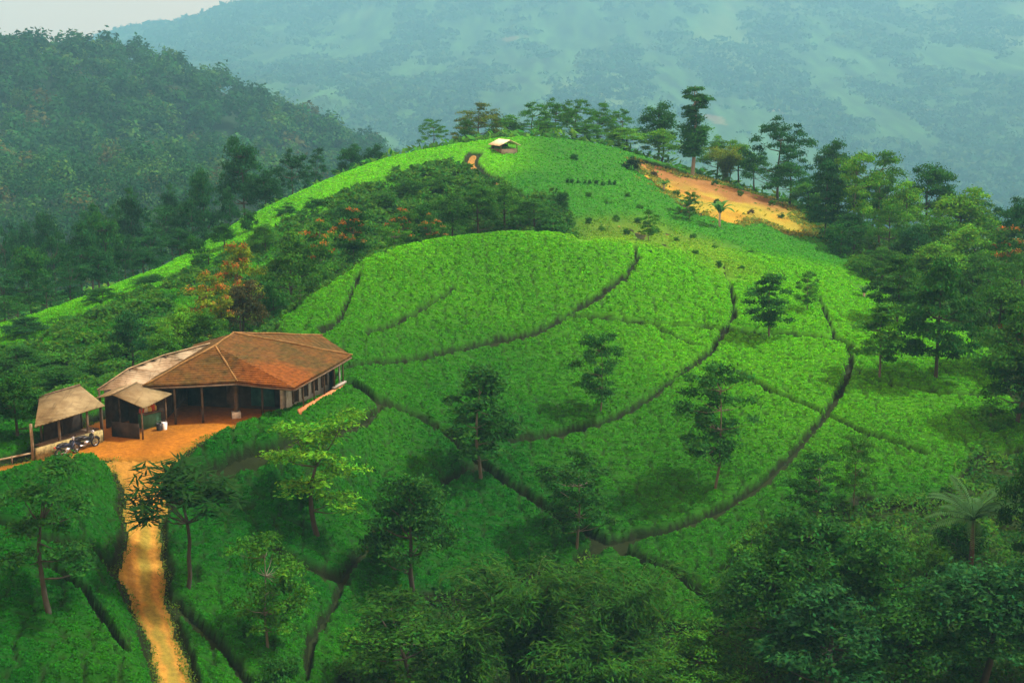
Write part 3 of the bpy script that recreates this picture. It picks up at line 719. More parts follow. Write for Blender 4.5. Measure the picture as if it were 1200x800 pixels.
        for i in range(46):
            d = rng.normal(size=3); d /= np.linalg.norm(d); d[2] = abs(d[2]) * 1.3 - .35; r = rng.uniform(.5, 1)
            c = np.array([d[0] * w / 2 * r * .84, d[1] * w / 2 * r * .84, h * .66 + d[2] * h * .26 * r]); C.append(c)
            for k in range(2):
                n = 11; a = rng.uniform(0, 6.28) + np.arange(n) * 2 * math.pi / n; L = rng.uniform(.34, .5)
                dv = np.c_[np.cos(a), np.sin(a), rng.uniform(-.55, .1, n)]; p = c + dv * L + np.array([0, 0, .25 * k]) + rng.normal(0, .1, 3)
                V, q = leaf_quads(p, np.tile([0, 0, 1.0], (n, 1)) + rng.normal(0, .25, (n, 3)), L, .17, .1, dv)
                Vs.append(V); Qs.append(q + off); off += len(V); Ts.append(np.repeat(tints(n, .7, 1.3, .12), 4, 0))
        cr = (np.concatenate(Vs), np.concatenate(Qs), np.concatenate(Ts)); mb.tube(tp, np.linspace(.12, .06, len(tp)), 8); limbs(mb, tp, C[::2], .045)
    elif kind == 'column':
        h, w = 12, 3.4; tp = trunk_pts(h * .97, .2); C = []; Rr = []
        for i in range(56):
            a = rng.uniform(0, 6.28); r = rng.uniform(.2, .95); t = rng.uniform(0, 1); r *= .65 + .6 * math.sin(t * 3.1); C.append(np.array([r * math.cos(a), r * math.sin(a), h * (.22 + .46 * t)])); Rr.append(rng.uniform(.6, .9))
        for i in range(22):
            a = rng.uniform(0, 6.28); r = rng.uniform(.5, 1.35); u_ = rng.uniform(0, 1); r *= .35 + .6 * math.sin(math.pi * (.1 + .8 * u_)); C.append(np.array([r * math.cos(a) + .25, r * math.sin(a), h * (.70 + .26 * u_)])); Rr.append(rng.uniform(.4, .65))
        for i in range(4):
            C.append(np.array([rng.uniform(-.5, .9), rng.uniform(-.5, .5), h * rng.uniform(.68, .78)])); Rr.append(.35)
        cr = clump_crown(C, Rr, 170, .14, .9); mb.tube(tp, np.linspace(.20, .05, len(tp)), 8); limbs(mb, tp, C[56:], .05)
    elif kind == 'bamboo':
        h, w = 7, 7; Vs, Qs, Ts = [], [], []; off = 0
        for i in range(34):
            a = rng.uniform(0, 6.28); L = h * rng.uniform(.75, 1.08); sp_ = rng.uniform(.15, 1) * w * .42; t = np.linspace(0, 1, 9)
            b0 = rng.uniform(0, .5); X0 = np.array([math.cos(a), math.sin(a)])
            pts = [np.array([*(X0 * (b0 + sp_ * (s ** 2.2))), L * (s - .30 * s ** 4) - .3 * (s == 0)]) for s in t]
            mb.tube(pts, np.linspace(.04, .008, 9), 5, False)
            n = 240; s = rng.uniform(.3, 1, n); k = np.clip((s * 8).astype(int), 0, 7); f = (s * 8 - k)[:, None]; pa = np.array(pts)
            p = pa[k] * (1 - f) + pa[k + 1] * f + rng.normal(0, .22, (n, 3)); sp2 = np.c_[X0[0] * .6 + rng.normal(0, .5, n), X0[1] * .6 + rng.normal(0, .5, n), np.full(n, -.75)]
            V, q = leaf_quads(p, np.c_[rng.normal(0, .4, (n, 2)), np.full(n, .8)], rng.uniform(.10, .21, n), .2, .1, sp2)
            Vs.append(V); Qs.append(q + off); off += len(V); Ts.append(np.repeat(tints(n, .65, 1.35, .15) * rng.uniform(.8, 1.25), 4, 0))
        cr = (np.concatenate(Vs), np.concatenate(Qs), np.concatenate(Ts))
    else:                                            # bush
        h, w = 2.4, 3.0; tp = [np.array([0, 0, -.3]), np.array([0, 0, 1.4])]; C = []; Rr = []
        for i in range(26):
            d = rng.normal(size=3); d /= np.linalg.norm(d); d[2] = abs(d[2]); r = rng.uniform(.4, .9)
            C.append(np.array([d[0] * w / 2 * r * .85, d[1] * w / 2 * r * .85, .35 + d[2] * h * .72 * r])); Rr.append(rng.uniform(.32, .52))
        cr = clump_crown(C, Rr, 90, .085, .8); mb.tube(tp, [.06, .03], 6); limbs(mb, [np.array([0, 0, z]) for z in (0, .4, .8)], C[::3], .03)
    V = cr[0]; lo = np.percentile(V, 1.0, 0); hi = np.percentile(V, 99.5, 0); W = max(hi[0] - lo[0], hi[1] - lo[1]); Ht = hi[2]
    sc3 = np.array([1 / W, 1 / W, 1 / Ht])
    pale = kind in ('shade', 'airy', 'flame', 'column')
    mb.v = [tuple(np.array(p) * sc3) for p in mb.v]
    tm = mb.mesh('trunk', M['culm'] if kind == 'bamboo' else M['palebark'] if kind == 'column' else M['greybark'] if pale else M['bark'], True)
    cm = mesh_np('crown', V * sc3, cr[1], M['leaf'], cr[2])
    bm_ = None if bl is None else mesh_np('blossom', bl[0] * sc3, bl[1], M['leaf'], bl[2])
    return tm, cm, bm_
PROTO = {k: [make_proto(k) for _ in range(n)] for k, n in dict(shade=3, airy=3, round=4, spread=4, cone=3, tier=4, palmate=1, column=1, bamboo=3, bush=4, flame=2).items()}
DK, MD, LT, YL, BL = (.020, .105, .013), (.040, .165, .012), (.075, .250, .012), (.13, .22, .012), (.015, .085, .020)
NAMES = dict(shade='shade_tree', airy='shade_tree', round='broadleaf_tree', spread='spreading_tree', cone='evergreen_tree', tier='flat_topped_tree', palmate='star_leaved_tree', column='tall_tree', bamboo='bamboo_clump', bush='shrub', flame='flowering_tree')
CATS = dict(bamboo='bamboo', bush='shrub')
count = {}
def spot(px, top, base):
    """base: photo row of the foot, or ('Y', distance) where the foot is hidden"""
    if isinstance(base, tuple):
        Y = base[1]; d = ray(px, 300); X = (px - 600) / F * Y * 1.0
        for _ in range(3):
            z = float(ground(X, Y)); X = (px - 600) / F * (Y * CP - z * SP)
        p = np.array([X, Y, z])
    else: p = hit(px, base)
    zt = at_Y(px, top, p[1])[2]
    return p, zt - p[2]
def tree(kind, px, top, w, base, colour, label, group=None, blossom=(.27, .13, .022)):
    p, hgt = spot(px, top, base); dist = p[1] * CP - p[2] * SP
    k = count.get(kind, 0); count[kind] = k + 1
    tm, cm, bm_ = PROTO[kind][k % len(PROTO[kind])]
    r = thing(NAMES[kind], label, CATS.get(kind, 'tree'), p, rng.uniform(0, 6.28), group)
    W = w * dist / F; r.scale = (W, W, max(hgt, .3))
    t = link('stems' if kind == 'bush' else 'culms' if kind == 'bamboo' else 'trunk', tm, r); c = link('foliage' if kind in ('bush', 'bamboo') else 'crown', cm, r)
    v = rng.uniform(.85, 1.15); c.color = (colour[0] * v, colour[1] * v, colour[2] * v, 1)
    if bm_ is not None: b = link('blossom', bm_, r); b.color = (*blossom, 1)
    return r
T = tree
# scattered over the tea
g1 = 'shade trees standing in the tea'
T('shade', 565, 432, 92, 572, DK, 'dark tall shade tree casting shadow where two furrows meet', g1)
T('airy', 838, 428, 92, 582, DK, 'thin shade tree with pale stem above the long curved furrow', g1)
T('airy', 675, 530, 92, 650, DK, 'faint feathery tree just above where the long furrows join', g1)
T('shade', 901, 322, 52, 402, DK, 'compact round tree alone on the slope below the cleared field', g1)
T('shade', 1030, 355, 66, 452, MD, 'loose crowned tree beside the dense evergreen near the wood edge', g1)
T('cone', 1096, 304, 86, 452, DK, 'dense dark evergreen with short trunk standing free of the wood', g1)
T('airy', 703, 390, 62, 492, DK, 'sparse thin tree in the middle of the rounded hill', g1)
T('airy', 955, 532, 66, 622, DK, 'slim dark tree below the lower end of the curved furrow', g1)
T('tier', 376, 484, 112, 640, LT, 'light green layered tree in front of the tiled house', g1)
T('palmate', 220, 540, 150, 702, (.011, .055, .008), 'dark tree with star-shaped leaves leaning over the dirt track', g1)
T('tier', 62, 540, 120, 735, DK, 'dark layered tree rising from the plot beside the dirt track', g1)
T('airy', 316, 625, 90, 772, MD, 'wispy tree between the dirt track and the layered light tree', g1)
T('round', 484, 560, 118, 705, DK, 'dark bushy tree on the lower tea slope beside the steep furrow', g1)
T('airy', 1000, 510, 50, 600, MD, 'faint young tree just above the scrub corner', g1)
T('airy', 945, 318, 26, 372, MD, 'tiny slender tree beside the short upright furrow', g1)
T('airy', 760, 246, 24, 286, MD, 'young feathery tree on the sparse yellowish strip', g1)
T('airy', 808, 225, 22, 262, MD, 'small sapling at the lower edge of the cleared field', g1)
T('airy', 352, 335, 16, 366, MD, 'thin sapling near the upright furrow on the hill crest', g1)
T('airy', 1095, 232, 20, 300, LT, 'pale thin tree at the edge of the wooded belt', g1)
# foot of the slope
g2 = 'bamboo and scrub at the foot of the slope'
T('bamboo', 618, 662, 175, 828, (.020, .092, .009), 'largest feathery bamboo clump at the foot of the slope', g2)
T('bamboo', 735, 668, 140, 812, (.020, .092, .009), 'bamboo clump with arching tips next to the largest clump', g2)
T('bamboo', 690, 742, 150, 858, (.020, .092, .009), 'low bamboo clump in front of the two large clumps', g2)
T('tier', 470, 700, 130, 838, (.022, .10, .009), 'layered tree with drooping tiers at the foot of the slope', g2)
T('bamboo', 545, 735, 120, 850, (.020, .092, .009), 'small bamboo clump between layered tree and largest clump', g2)
T('round', 815, 742, 110, 838, MD, 'rounded green shrubby tree beside the big dark thicket', g2)
T('round', 950, 596, 150, 760, DK, 'tall dark tree at the back of the thicket below the slope', g2)
T('round', 900, 645, 130, 800, DK, 'dark tree on the bamboo side of the thicket', g2)
T('round', 1025, 620, 130, 770, DK, 'dark tree on the palm side of the thicket', g2)
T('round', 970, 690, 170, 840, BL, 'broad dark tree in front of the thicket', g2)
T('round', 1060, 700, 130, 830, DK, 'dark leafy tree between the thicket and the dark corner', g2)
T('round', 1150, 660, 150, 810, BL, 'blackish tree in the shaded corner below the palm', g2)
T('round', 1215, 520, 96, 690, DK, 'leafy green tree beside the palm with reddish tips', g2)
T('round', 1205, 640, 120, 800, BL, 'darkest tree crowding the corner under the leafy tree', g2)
T('bush', 1120, 610, 70, 662, DK, 'dark shrub under the palm', g2)
T('bush', 1085, 640, 60, 690, MD, 'green shrub below the tea edge near the palm', g2)
T('bush', 880, 615, 60, 660, MD, 'green shrub at the top of the thicket below the curved furrow', g2)
T('bush', 330, 770, 60, 815, DK, 'dark shrub by the steep furrow at the bottom of the slope', g2)
# wooded belt along the far edge
g3 = 'trees of the wooded belt'
T('spread', 912, 138, 78, ('Y', 176), BL, 'tall open-crowned tree standing first at the top of the belt', g3)
T('round', 925, 190, 60, ('Y', 172), DK, 'rounded tree tucked under the tall open-crowned tree', g3)
T('cone', 966, 190, 52, 283, BL, 'dark narrow tree at the tip of the cleared field', g3)
T('round', 975, 165, 50, ('Y', 182), DK, 'round dark crown behind the tip of the cleared field', g3)
T('airy', 1000, 180, 64, 292, LT, 'light green tree with leaning pale trunk beside the narrow dark tree', g3)
T('airy', 1030, 178, 58, 290, MD, 'tall mid green tree with pale stem in the belt', g3)
T('round', 1086, 194, 72, ('Y', 160), DK, 'big round dark crown against the distant mountain', g3)
T('round', 1057, 214, 62, ('Y', 148), LT, 'bright light green rounded tree in the belt', g3)
T('round', 1118, 222, 90, ('Y', 146), LT, 'large light green tree below the big round crown', g3)
T('round', 945, 215, 48, ('Y', 168), MD, 'low mid green tree behind the narrow dark tree', g3)
T('bush', 985, 262, 40, 302, DK, 'dark shrub at the foot of the leaning pale trunk', g3)
T('round', 1070, 265, 56, ('Y', 134), BL, 'nearly black small tree in front of the light green trees', g3)
T('round', 1030, 290, 56, 336, MD, 'low bushy tree at the upper edge of the tea slope', g3)
T('cone', 1050, 300, 60, 385, (.030, .130, .013), 'dark tree between loose crowned tree and dense evergreen', g3)
T('round', 1160, 300, 90, ('Y', 118), (.030, .130, .013), 'wide dark tree behind the dense evergreen', g3)
T('round', 1135, 265, 76, ('Y', 134), LT, 'mid green tree above the wide dark tree', g3)
T('flame', 1172, 268, 62, ('Y', 128), MD, 'tree tipped with orange leaves at the picture edge of the belt', g3)
T('round', 1195, 238, 70, ('Y', 140), BL, 'dark tall crown at the end of the belt', g3)
T('spread', 1150, 236, 70, ('Y', 165), BL, 'hazy dark layered tree far behind the belt', g3)
T('spread', 1190, 232, 70, ('Y', 175), BL, 'hazy flat-topped tree farthest behind the belt', g3)
T('round', 1190, 355, 100, 505, (.030, .130, .013), 'big dark tree overhanging the edge of the tea slope', g3)
T('flame', 1200, 350, 70, ('Y', 97), DK, 'orange-tipped tree rising behind the big overhanging tree', g3)
T('round', 1168, 330, 76, 440, (.030, .130, .013), 'dark tree closing the gap beside the dense evergreen', g3)
T('round', 1100, 285, 70, ('Y', 128), LT, 'mid green crown directly above the dense evergreen', g3)
T('bush', 1010, 300, 34, 326, LT, 'pale shrub on the upper tea edge', g3)
T('round', 1020, 205, 56, ('Y', 158), DK, 'dark crown behind the tall mid green tree', g3)
T('round', 985, 205, 54, ('Y', 165), MD, 'mid green crown behind the leaning pale trunk', g3)
T('spread', 1040, 235, 66, ('Y', 142), MD, 'spreading mid green tree beside the bright rounded one', g3)
T('round', 1088, 255, 66, ('Y', 138), MD, 'bushy tree under the big round crown', g3)
T('round', 1000, 250, 50, ('Y', 146), DK, 'dark bushy tree behind the dark shrub', g3)
T('spread', 1180, 300, 84, ('Y', 112), (.030, .130, .013), 'spreading dark tree above the overhanging tree', g3)
T('round', 1215, 400, 110, ('Y', 88), BL, 'blackish tree cut by the picture edge below the overhanging tree', g3)
T('bush', 1160, 470, 50, 505, MD, 'green shrub at the foot of the overhanging tree', g3)
T('round', 958, 232, 36, ('Y', 158), MD, 'small leafy tree touching the cleared field tip', g3)
# hilltop
g4 = 'hilltop trees against the haze'
T('spread', 507, 140, 34, ('Y', 174), MD, 'lone small flat-topped tree on the shoulder skyline', g4)
T('spread', 562, 121, 62, ('Y', 184), (.075, .135, .016), 'olive wide-crowned tree behind the hilltop hut', g4)
T('round', 590, 136, 52, ('Y', 190), MD, 'low rounded tree right behind the hut roof', g4)
T('spread', 625, 120, 50, ('Y', 188), MD, 'dark layered tree just past the hut', g4)
T('spread', 652, 116, 50, ('Y', 192), MD, 'dark layered tree, second past the hut along the crest', g4)
T('spread', 676, 117, 46, ('Y', 187), MD, 'dark layered tree, third past the hut along the crest', g4)
T('spread', 703, 121, 48, ('Y', 190), MD, 'layered tree, fourth past the hut along the crest', g4)
T('spread', 728, 128, 40, ('Y', 186), MD, 'thin layered tree near the end of the crest row', g4)
T('round', 770, 121, 46, ('Y', 190), DK, 'dense round tree next to the tallest tree', g4)
T('column', 811, 103, 34, 207, DK, 'tallest tree on the hill with two separate crowns', g4)
T('round', 546, 140, 34, ('Y', 190), MD, 'small dark tree beside the olive wide-crowned tree', g4)
T('round', 640, 142, 44, ('Y', 184), MD, 'low leafy tree filling the gap under the layered row', g4)
T('round', 688, 144, 46, ('Y', 183), MD, 'bushy low tree under the middle of the layered row', g4)
T('round', 735, 150, 50, ('Y', 184), LT, 'light bushy tree at the end of the crest row', g4)
T('round', 775, 152, 52, ('Y', 185), LT, 'light green bushy tree beneath the dense round tree', g4)
T('round', 838, 160, 42, ('Y', 190), LT, 'light bushy tree just past the tallest tree', g4)
T('round', 866, 165, 40, ('Y', 184), LT, 'pale leafy tree above the cleared field', g4)
T('bamboo', 850, 172, 52, ('Y', 182), YL, 'yellowish bamboo clump above the cleared field', g4)
T('round', 884, 180, 34, ('Y', 180), MD, 'low green tree between bamboo and the open-crowned tree', g4)
T('bush', 740, 184, 22, 203, (.010, .04, .012), 'dark round bush at the top corner of the cleared field')
T('bush', 672, 180, 12, 190, DK, 'small dark bush on the smooth tea near the hut')
T('bush', 660, 225, 16, 246, DK, 'dark bush at the corner of the hollow scrub')
# hollow behind the rounded hill
g5 = 'trees in the hollow behind the rounded hill'
T('round', 562, 216, 52, ('Y', 132), (.030, .130, .013), 'tall dark tree with visible pale trunk in the hollow')
T('round', 592, 212, 50, ('Y', 135), MD, 'mid green tree beside the pale trunked tree in the hollow', g5)
T('round', 625, 232, 50, ('Y', 134), (.030, .130, .013), 'dark rounded tree near the end of the hollow', g5)
T('bush', 648, 250, 44, ('Y', 132), DK, 'low dark shrub closing the end of the hollow', g5)
T('round', 528, 226, 50, ('Y', 131), (.030, .130, .013), 'dark tree in the middle of the hollow', g5)
T('round', 500, 238, 44, ('Y', 128), DK, 'small dark tree between flowering tree and the hollow middle', g5)
T('flame', 475, 246, 42, ('Y', 124), MD, 'flowering tree with orange tips at the hill crest edge', g5)
T('flame', 505, 252, 34, ('Y', 125), MD, 'small orange flowering tree just inside the hollow', g5)
T('flame', 418, 246, 48, ('Y', 120), DK, 'dark tree topped with orange blossom above the gully', g5)
T('flame', 376, 260, 56, ('Y', 115), MD, 'orange flowering tree lowest along the gully edge', g5)
T('airy', 462, 262, 40, ('Y', 116), MD, 'small thin tree poking above the hill crest', g5)
T('bush', 520, 205, 34, 226, (.030, .130, .013), 'dark shrub on the scrubby shoulder above the hollow', g5)
T('bush', 480, 208, 40, 232, (.030, .130, .013), 'wide dark shrub on the shoulder among the tea', g5)
T('bush', 450, 225, 36, 246, (.030, .130, .013), 'dark shrub lower on the shoulder beside the hollow', g5)
T('bush', 600, 228, 30, 246, DK, 'dark shrub by the footpath below the hut', g5)
# gully behind the house
g6 = 'trees of the gully behind the house'
T('round', 345, 272, 76, ('Y', 110), MD, 'broad green tree in the gully below the flowering trees', g6)
T('flame', 284, 288, 58, ('Y', 103), YL, 'tall tree with dark body and yellow top in the gully', g6)
T('round', 284, 330, 56, ('Y', 99), (.05, .06, .018), 'brownish dark tree under the yellow topped one', g6)
T('flame', 246, 322, 62, ('Y', 98), YL, 'yellow-green tree beside the brownish tree', g6)
T('round', 213, 360, 52, ('Y', 94), LT, 'bright yellowish small tree just above the pale roof', g6)
T('round', 155, 366, 54, ('Y', 93), BL, 'blackish tree above the pale sheet roof', g6)
T('round', 245, 362, 50, ('Y', 94), MD, 'green tree touching the ridge of the tiled roof', g6)
T('round', 190, 388, 44, ('Y', 91), MD, 'low green tree directly behind the pale roof', g6)
T('round', 320, 330, 44, ('Y', 104), DK, 'dark tree at the gully end of the tea crest', g6)
T('round', 22, 436, 74, ('Y', 72.6), DK, 'dark tree beside the open shed at the yard edge', g6)
T('round', -18, 455, 80, ('Y', 72), BL, 'blackish tree cut by the picture edge next to the shed', g6)
T('bush', 100, 425, 40, ('Y', 92), DK, 'dark shrub above the shed roof', g6)
T('bush', 60, 415, 44, ('Y', 97), MD, 'green shrub on the slope behind the shed', g6)
T('bush', 130, 402, 36, ('Y', 98), MD, 'shrub on the slope beside the blackish tree', g6)
T('bush', 335, 238, 26, ('Y', 142), DK, 'dark round bush on the tea shoulder', g6)
T('bush', 293, 245, 22, ('Y', 137.5), DK, 'small bush on the shoulder skyline near the ravine trees', g6)
T('bush', 228, 276, 30, ('Y', 133), DK, 'bush on the lower shoulder skyline', g6)
T('bush', 195, 345, 30, ('Y', 113), DK, 'bush standing alone low on the tea shoulder', g6)
T('round', 262, 262, 34, ('Y', 132), DK, 'dark tree on the shoulder slope under its skyline bush', g6)
T('bush', 245, 292, 40, ('Y', 125), DK, 'broad dark shrub low on the shoulder slope', g6)
T('round', 175, 322, 40, ('Y', 120), DK, 'dark tree low on the shoulder near the wood', g6)
T('bush', 210, 318, 36, ('Y', 122), MD, 'rounded shrub on the lower shoulder slope', g6)
T('round', 120, 338, 44, ('Y', 116), DK, 'dark tree breaking the lower shoulder skyline', g6)
T('bush', 75, 372, 44, ('Y', 109), DK, 'dark shrub breaking the lower shoulder skyline', g6)
T('round', 30, 372, 56, ('Y', 106), BL, 'blackish tree at the low end of the shoulder', g6)
T('bush', 145, 362, 40, ('Y', 112), MD, 'green shrub beside the dark shoulder tree', g6)
T('round', 310, 262, 36, ('Y', 128), MD, 'green tree midway up the shoulder slope', g6)
T('bush', 400, 235, 34, ('Y', 138), DK, 'dark shrub above the highest flowering tree', g6)
T('bush', 370, 232, 26, ('Y', 143), DK, 'small dark shrub near the shoulder crest', g6)
T('round', 180, 430, 60, ('Y', 92), BL, 'blackish tree crowding the back of the open shed', g6)
T('round', 70, 430, 70, ('Y', 88), DK, 'dark tree rising behind the open shed roof', g6)
T('round', 20, 405, 70, ('Y', 94), DK, 'dark tree beyond the tree at the yard edge', g6)
# ravine beyond the shoulder
g7 = 'ravine trees beyond the shoulder'
T('round', 290, 162, 56, ('Y', 176), BL, 'tallest round dark tree rising from the ravine', g7)
T('spread', 345, 175, 48, ('Y', 182), BL, 'layered tree beside the tallest ravine tree', g7)
T('round', 310, 200, 44, ('Y', 170), BL, 'lower dark tree in front of the layered ravine tree', g7)
T('round', 240, 200, 44, ('Y', 168), BL, 'round dark tree standing apart before the tallest ravine tree', g7)
T('round', 270, 220, 28, ('Y', 164), BL, 'narrow dark tree between the two round ravine trees', g7)
T('tier', 372, 174, 24, ('Y', 190), BL, 'thin small tree behind the layered ravine tree', g7)
T('round', 410, 170, 38, ('Y', 184), BL, 'rounded tree where the shoulder meets the haze', g7)
T('round', 440, 170, 30, ('Y', 192), BL, 'small hazy tree at the upper end of the ravine row', g7)
wl = 'dark tree packed in the wood that fills the lower ravine'
for px, top, w, Y in [(225,235,44,160),(195,240,46,166),(160,222,50,176),(130,250,52,158),(100,262,48,150),(70,275,52,146),(40,290,56,142),(10,312,60,134),(150,275,46,146),
                      (180,268,44,150),(210,268,40,146),(120,290,44,140),(85,305,46,136),(55,325,50,128),(20,345,54,120),(-15,300,60,140),(110,240,40,185),(60,250,44,180),(10,262,50,176),(-20,275,50,166),(205,218,36,188),(170,292,36,138),(30,262,40,190),(140,240,40,192)]:
    T(random.choice(['round', 'spread', 'round', 'tier']), px, top, w, ('Y', Y), random.choice([BL, DK, BL]), wl, 'wood in the lower ravine')
# line of small dark saplings across the upper tea
for i, px in enumerate(range(664, 722, 7)):
    T('bush', px + random.uniform(-1.5, 1.5), 209 + .25 * i + random.uniform(-1, 1), 5, 218 + .35 * i, DK, 'tiny dark sapling in the line across the upper tea', 'line of saplings across the upper tea')
for i, (px, py) in enumerate([(690,262),(705,270),(722,258),(735,275),(748,262),(770,272),(792,284),(812,280),(815,300),(838,292),(842,312),(868,318),(880,300),(905,330),(925,322),(760,300),(690,232),(712,240),(735,232),(750,246)]):
    T('bush', px, py - 7, 9, py + 2, random.choice([DK, MD]), 'small bush dotted over the sparse yellowish strip of the slope', 'small bushes on the sparse strip')
for i, (px, py) in enumerate([(766,206),(780,214),(838,216),(868,228),(905,240),(915,254),(880,250),(840,238),(792,228)]):
    T('bush', px, py - 5, 9, py + 2, random.choice([DK, MD, (.06, .05, .02)]), 'low tuft of weeds on the cleared field', 'weed tufts on the cleared field')

# palm with long arching fronds, and banana plants
def frond_mesh(L, drop, wid, n=12, leaflets=True):
    V, Q, Tn = [], [], []
    pts = [np.array([L * (s - .12 * s * s), 0, L * (.62 * s - drop * s * s)]) for s in np.linspace(0, 1, n)]
    mb = MB().tube(pts, np.linspace(.035, .008, n), 5)
    for i in range(22):
        s = .1 + .9 * i / 22; k = min(int(s * (n - 1)), n - 2); f = s * (n - 1) - k; p = pts[k] * (1 - f) + pts[k + 1] * f
        ln_ = wid * math.sin(math.pi * min(.97, .12 + .85 * s)) ** .7
        for sd in (-1, 1):
            e = p + np.array([.35 * ln_, sd * ln_ * .85, -.30 * ln_]); md = (p + e) / 2
            mb.add([p, md + np.array([.045, 0, .03]), e, md - np.array([.045, 0, -.02])], [(0, 1, 2, 3)])
    return mb
def palm(px, top, w, base, label):
    p, hgt = spot(px, top, base); dist = p[1] * CP - p[2] * SP; W = w * dist / F
    r = thing('palm_tree', label, 'palm', p)
    th = hgt * .60
    MB().tube([(0, 0, -.3), (.05, .03, th * .5), (0, 0, th)], [.16, .13, .11], 9).build('trunk', M['darkbark'], r, True)
    ms = []
    for k in range(2):
        mb = frond_mesh(W * .58, .50 + .18 * k, W * .10); me = mb.mesh('frond', M['leaf'])
        a = me.attributes.new('tint', 'FLOAT_COLOR', 'FACE'); a.data.foreach_set('color', np.tile([.050, .145, .045, 1], (len(me.polygons), 1)).astype(np.float32).ravel()); ms.append(me)
    for i in range(22):
        f = link('frond', ms[i % 2], r); f.location = (0, 0, th - .05); f.rotation_euler = (0, R(rng.uniform(-42, 22)), i * 2.399 + rng.uniform(-.2, .2)); f.color = (1, 1, 1, 1)
palm(1136, 562, 116, 676, 'tree fern like palm with long pale arching fronds at the scrub corner')
def banana(px, top, w, base, label):
    p, hgt = spot(px, top, base); dist = p[1] * CP - p[2] * SP; W = w * dist / F
    r = thing('banana_plant', label, 'banana plant', p, rng.uniform(0, 6))
    MB().tube([(0, 0, -.2), (0, 0, hgt * .5)], [.14, .10], 8).build('stem', M['bamboo'], r, True)
    mb = MB(); n = 9; L = W * .6
    for i in range(n - 1):
        for sd in (-1, 1):
            q = []
            for s in (i / (n - 1), (i + 1) / (n - 1)):
                c = np.array([L * s, 0, hgt * (.62 * s - .55 * s * s)]); ww = .17 * L * math.sin(math.pi * min(.98, .08 + .9 * s)) ** .6
                q.append((c, c + np.array([0, sd * ww, -.25 * ww])))
            mb.add([q[0][0], q[1][0], q[1][1], q[0][1]], [(0, 1, 2, 3)])
    me = mb.mesh('leaf', M['leaf']); a = me.attributes.new('tint', 'FLOAT_COLOR', 'FACE')
    a.data.foreach_set('color', np.tile([.06, .20, .035, 1], (len(me.polygons), 1)).astype(np.float32).ravel())
    for i in range(8):
        f = link('leaf', me, r); f.location = (0, 0, hgt * .47); f.rotation_euler = (0, R(rng.uniform(-35, 10)), i * 2.399); f.color = (1, 1, 1, 1)
banana(843, 226, 34, 270, 'banana plant at the lower edge of the cleared field, on the long furrow line')
banana(806, 226, 36, 254, 'low wide banana plant on the yellow part of the cleared field')
banana(778, 208, 20, 224, 'small banana plant at the upper end of the cleared field')
banana(1012, 330, 26, 356, 'pale banana plant at the wood edge')

# wood on the far hillside: one mass nobody could count
def far_wood():
    n = 5600; S = rng.uniform(-.55, .3, n * 4); Y = np.exp(rng.uniform(math.log(265 + APEX), math.log(900 + APEX), n * 4)) - APEX; X = S * (Y + APEX)
    Z = ground(X, Y); px, py = proj(X, Y, Z)
    k = (px > -120) & (px < 1250) & (py > -60) & (py < 520); X, Y, Z = X[k][:n], Y[k][:n], Z[k][:n]; n = len(X)
    per = 120; sz = rng.uniform(2.2, 5.4, n) * np.clip(.55 + Y / 900, .8, 1.25); hh = sz * rng.uniform(1.2, 2.0, n)
    d = rng.normal(size=(n, per, 3)); d /= np.linalg.norm(d, axis=2, keepdims=True); d[..., 2] = np.abs(d[..., 2]) * 1.2 - .2
    lob = 1 + .28 * np.sin(d[..., 0] * 5 + rng.uniform(0, 6, n)[:, None]) * np.cos(d[..., 1] * 4 + rng.uniform(0, 6, n)[:, None])
    rad = (rng.uniform(.6, 1.05, (n, per)) * lob)[..., None]
    C = np.stack([X, Y, Z + hh * .75], -1)[:, None, :] + d * rad * np.stack([sz, sz, hh * .62], -1)[:, None, :]
    N = d * .8 + rng.normal(0, .4, d.shape) + np.array([0, 0, .3])
    V, q = leaf_quads(C.reshape(-1, 3), N.reshape(-1, 3), np.repeat(sz * .15 * np.clip(Y / 480, .55, 1.3), per) * rng.uniform(.7, 1.3, n * per), .6, .15)
    kind = rng.choice(4, n, p=[.45, .33, .17, .05]); base = np.array([[.010, .062, .018], [.018, .095, .022], [.040, .125, .022], [.065, .088, .024]])[kind] * rng.uniform(.75, 1.3, n)[:, None]
    t = np.repeat(base, per, 0) * tints(n * per, .7, 1.35, .12)
    o = link('wood', mesh_np('wood', V, q, M['leaf'], np.repeat(t, 4, 0))); tag(o, 'dense hazy wood covering the far hillside and valley', 'wood', kind='stuff')
far_wood()
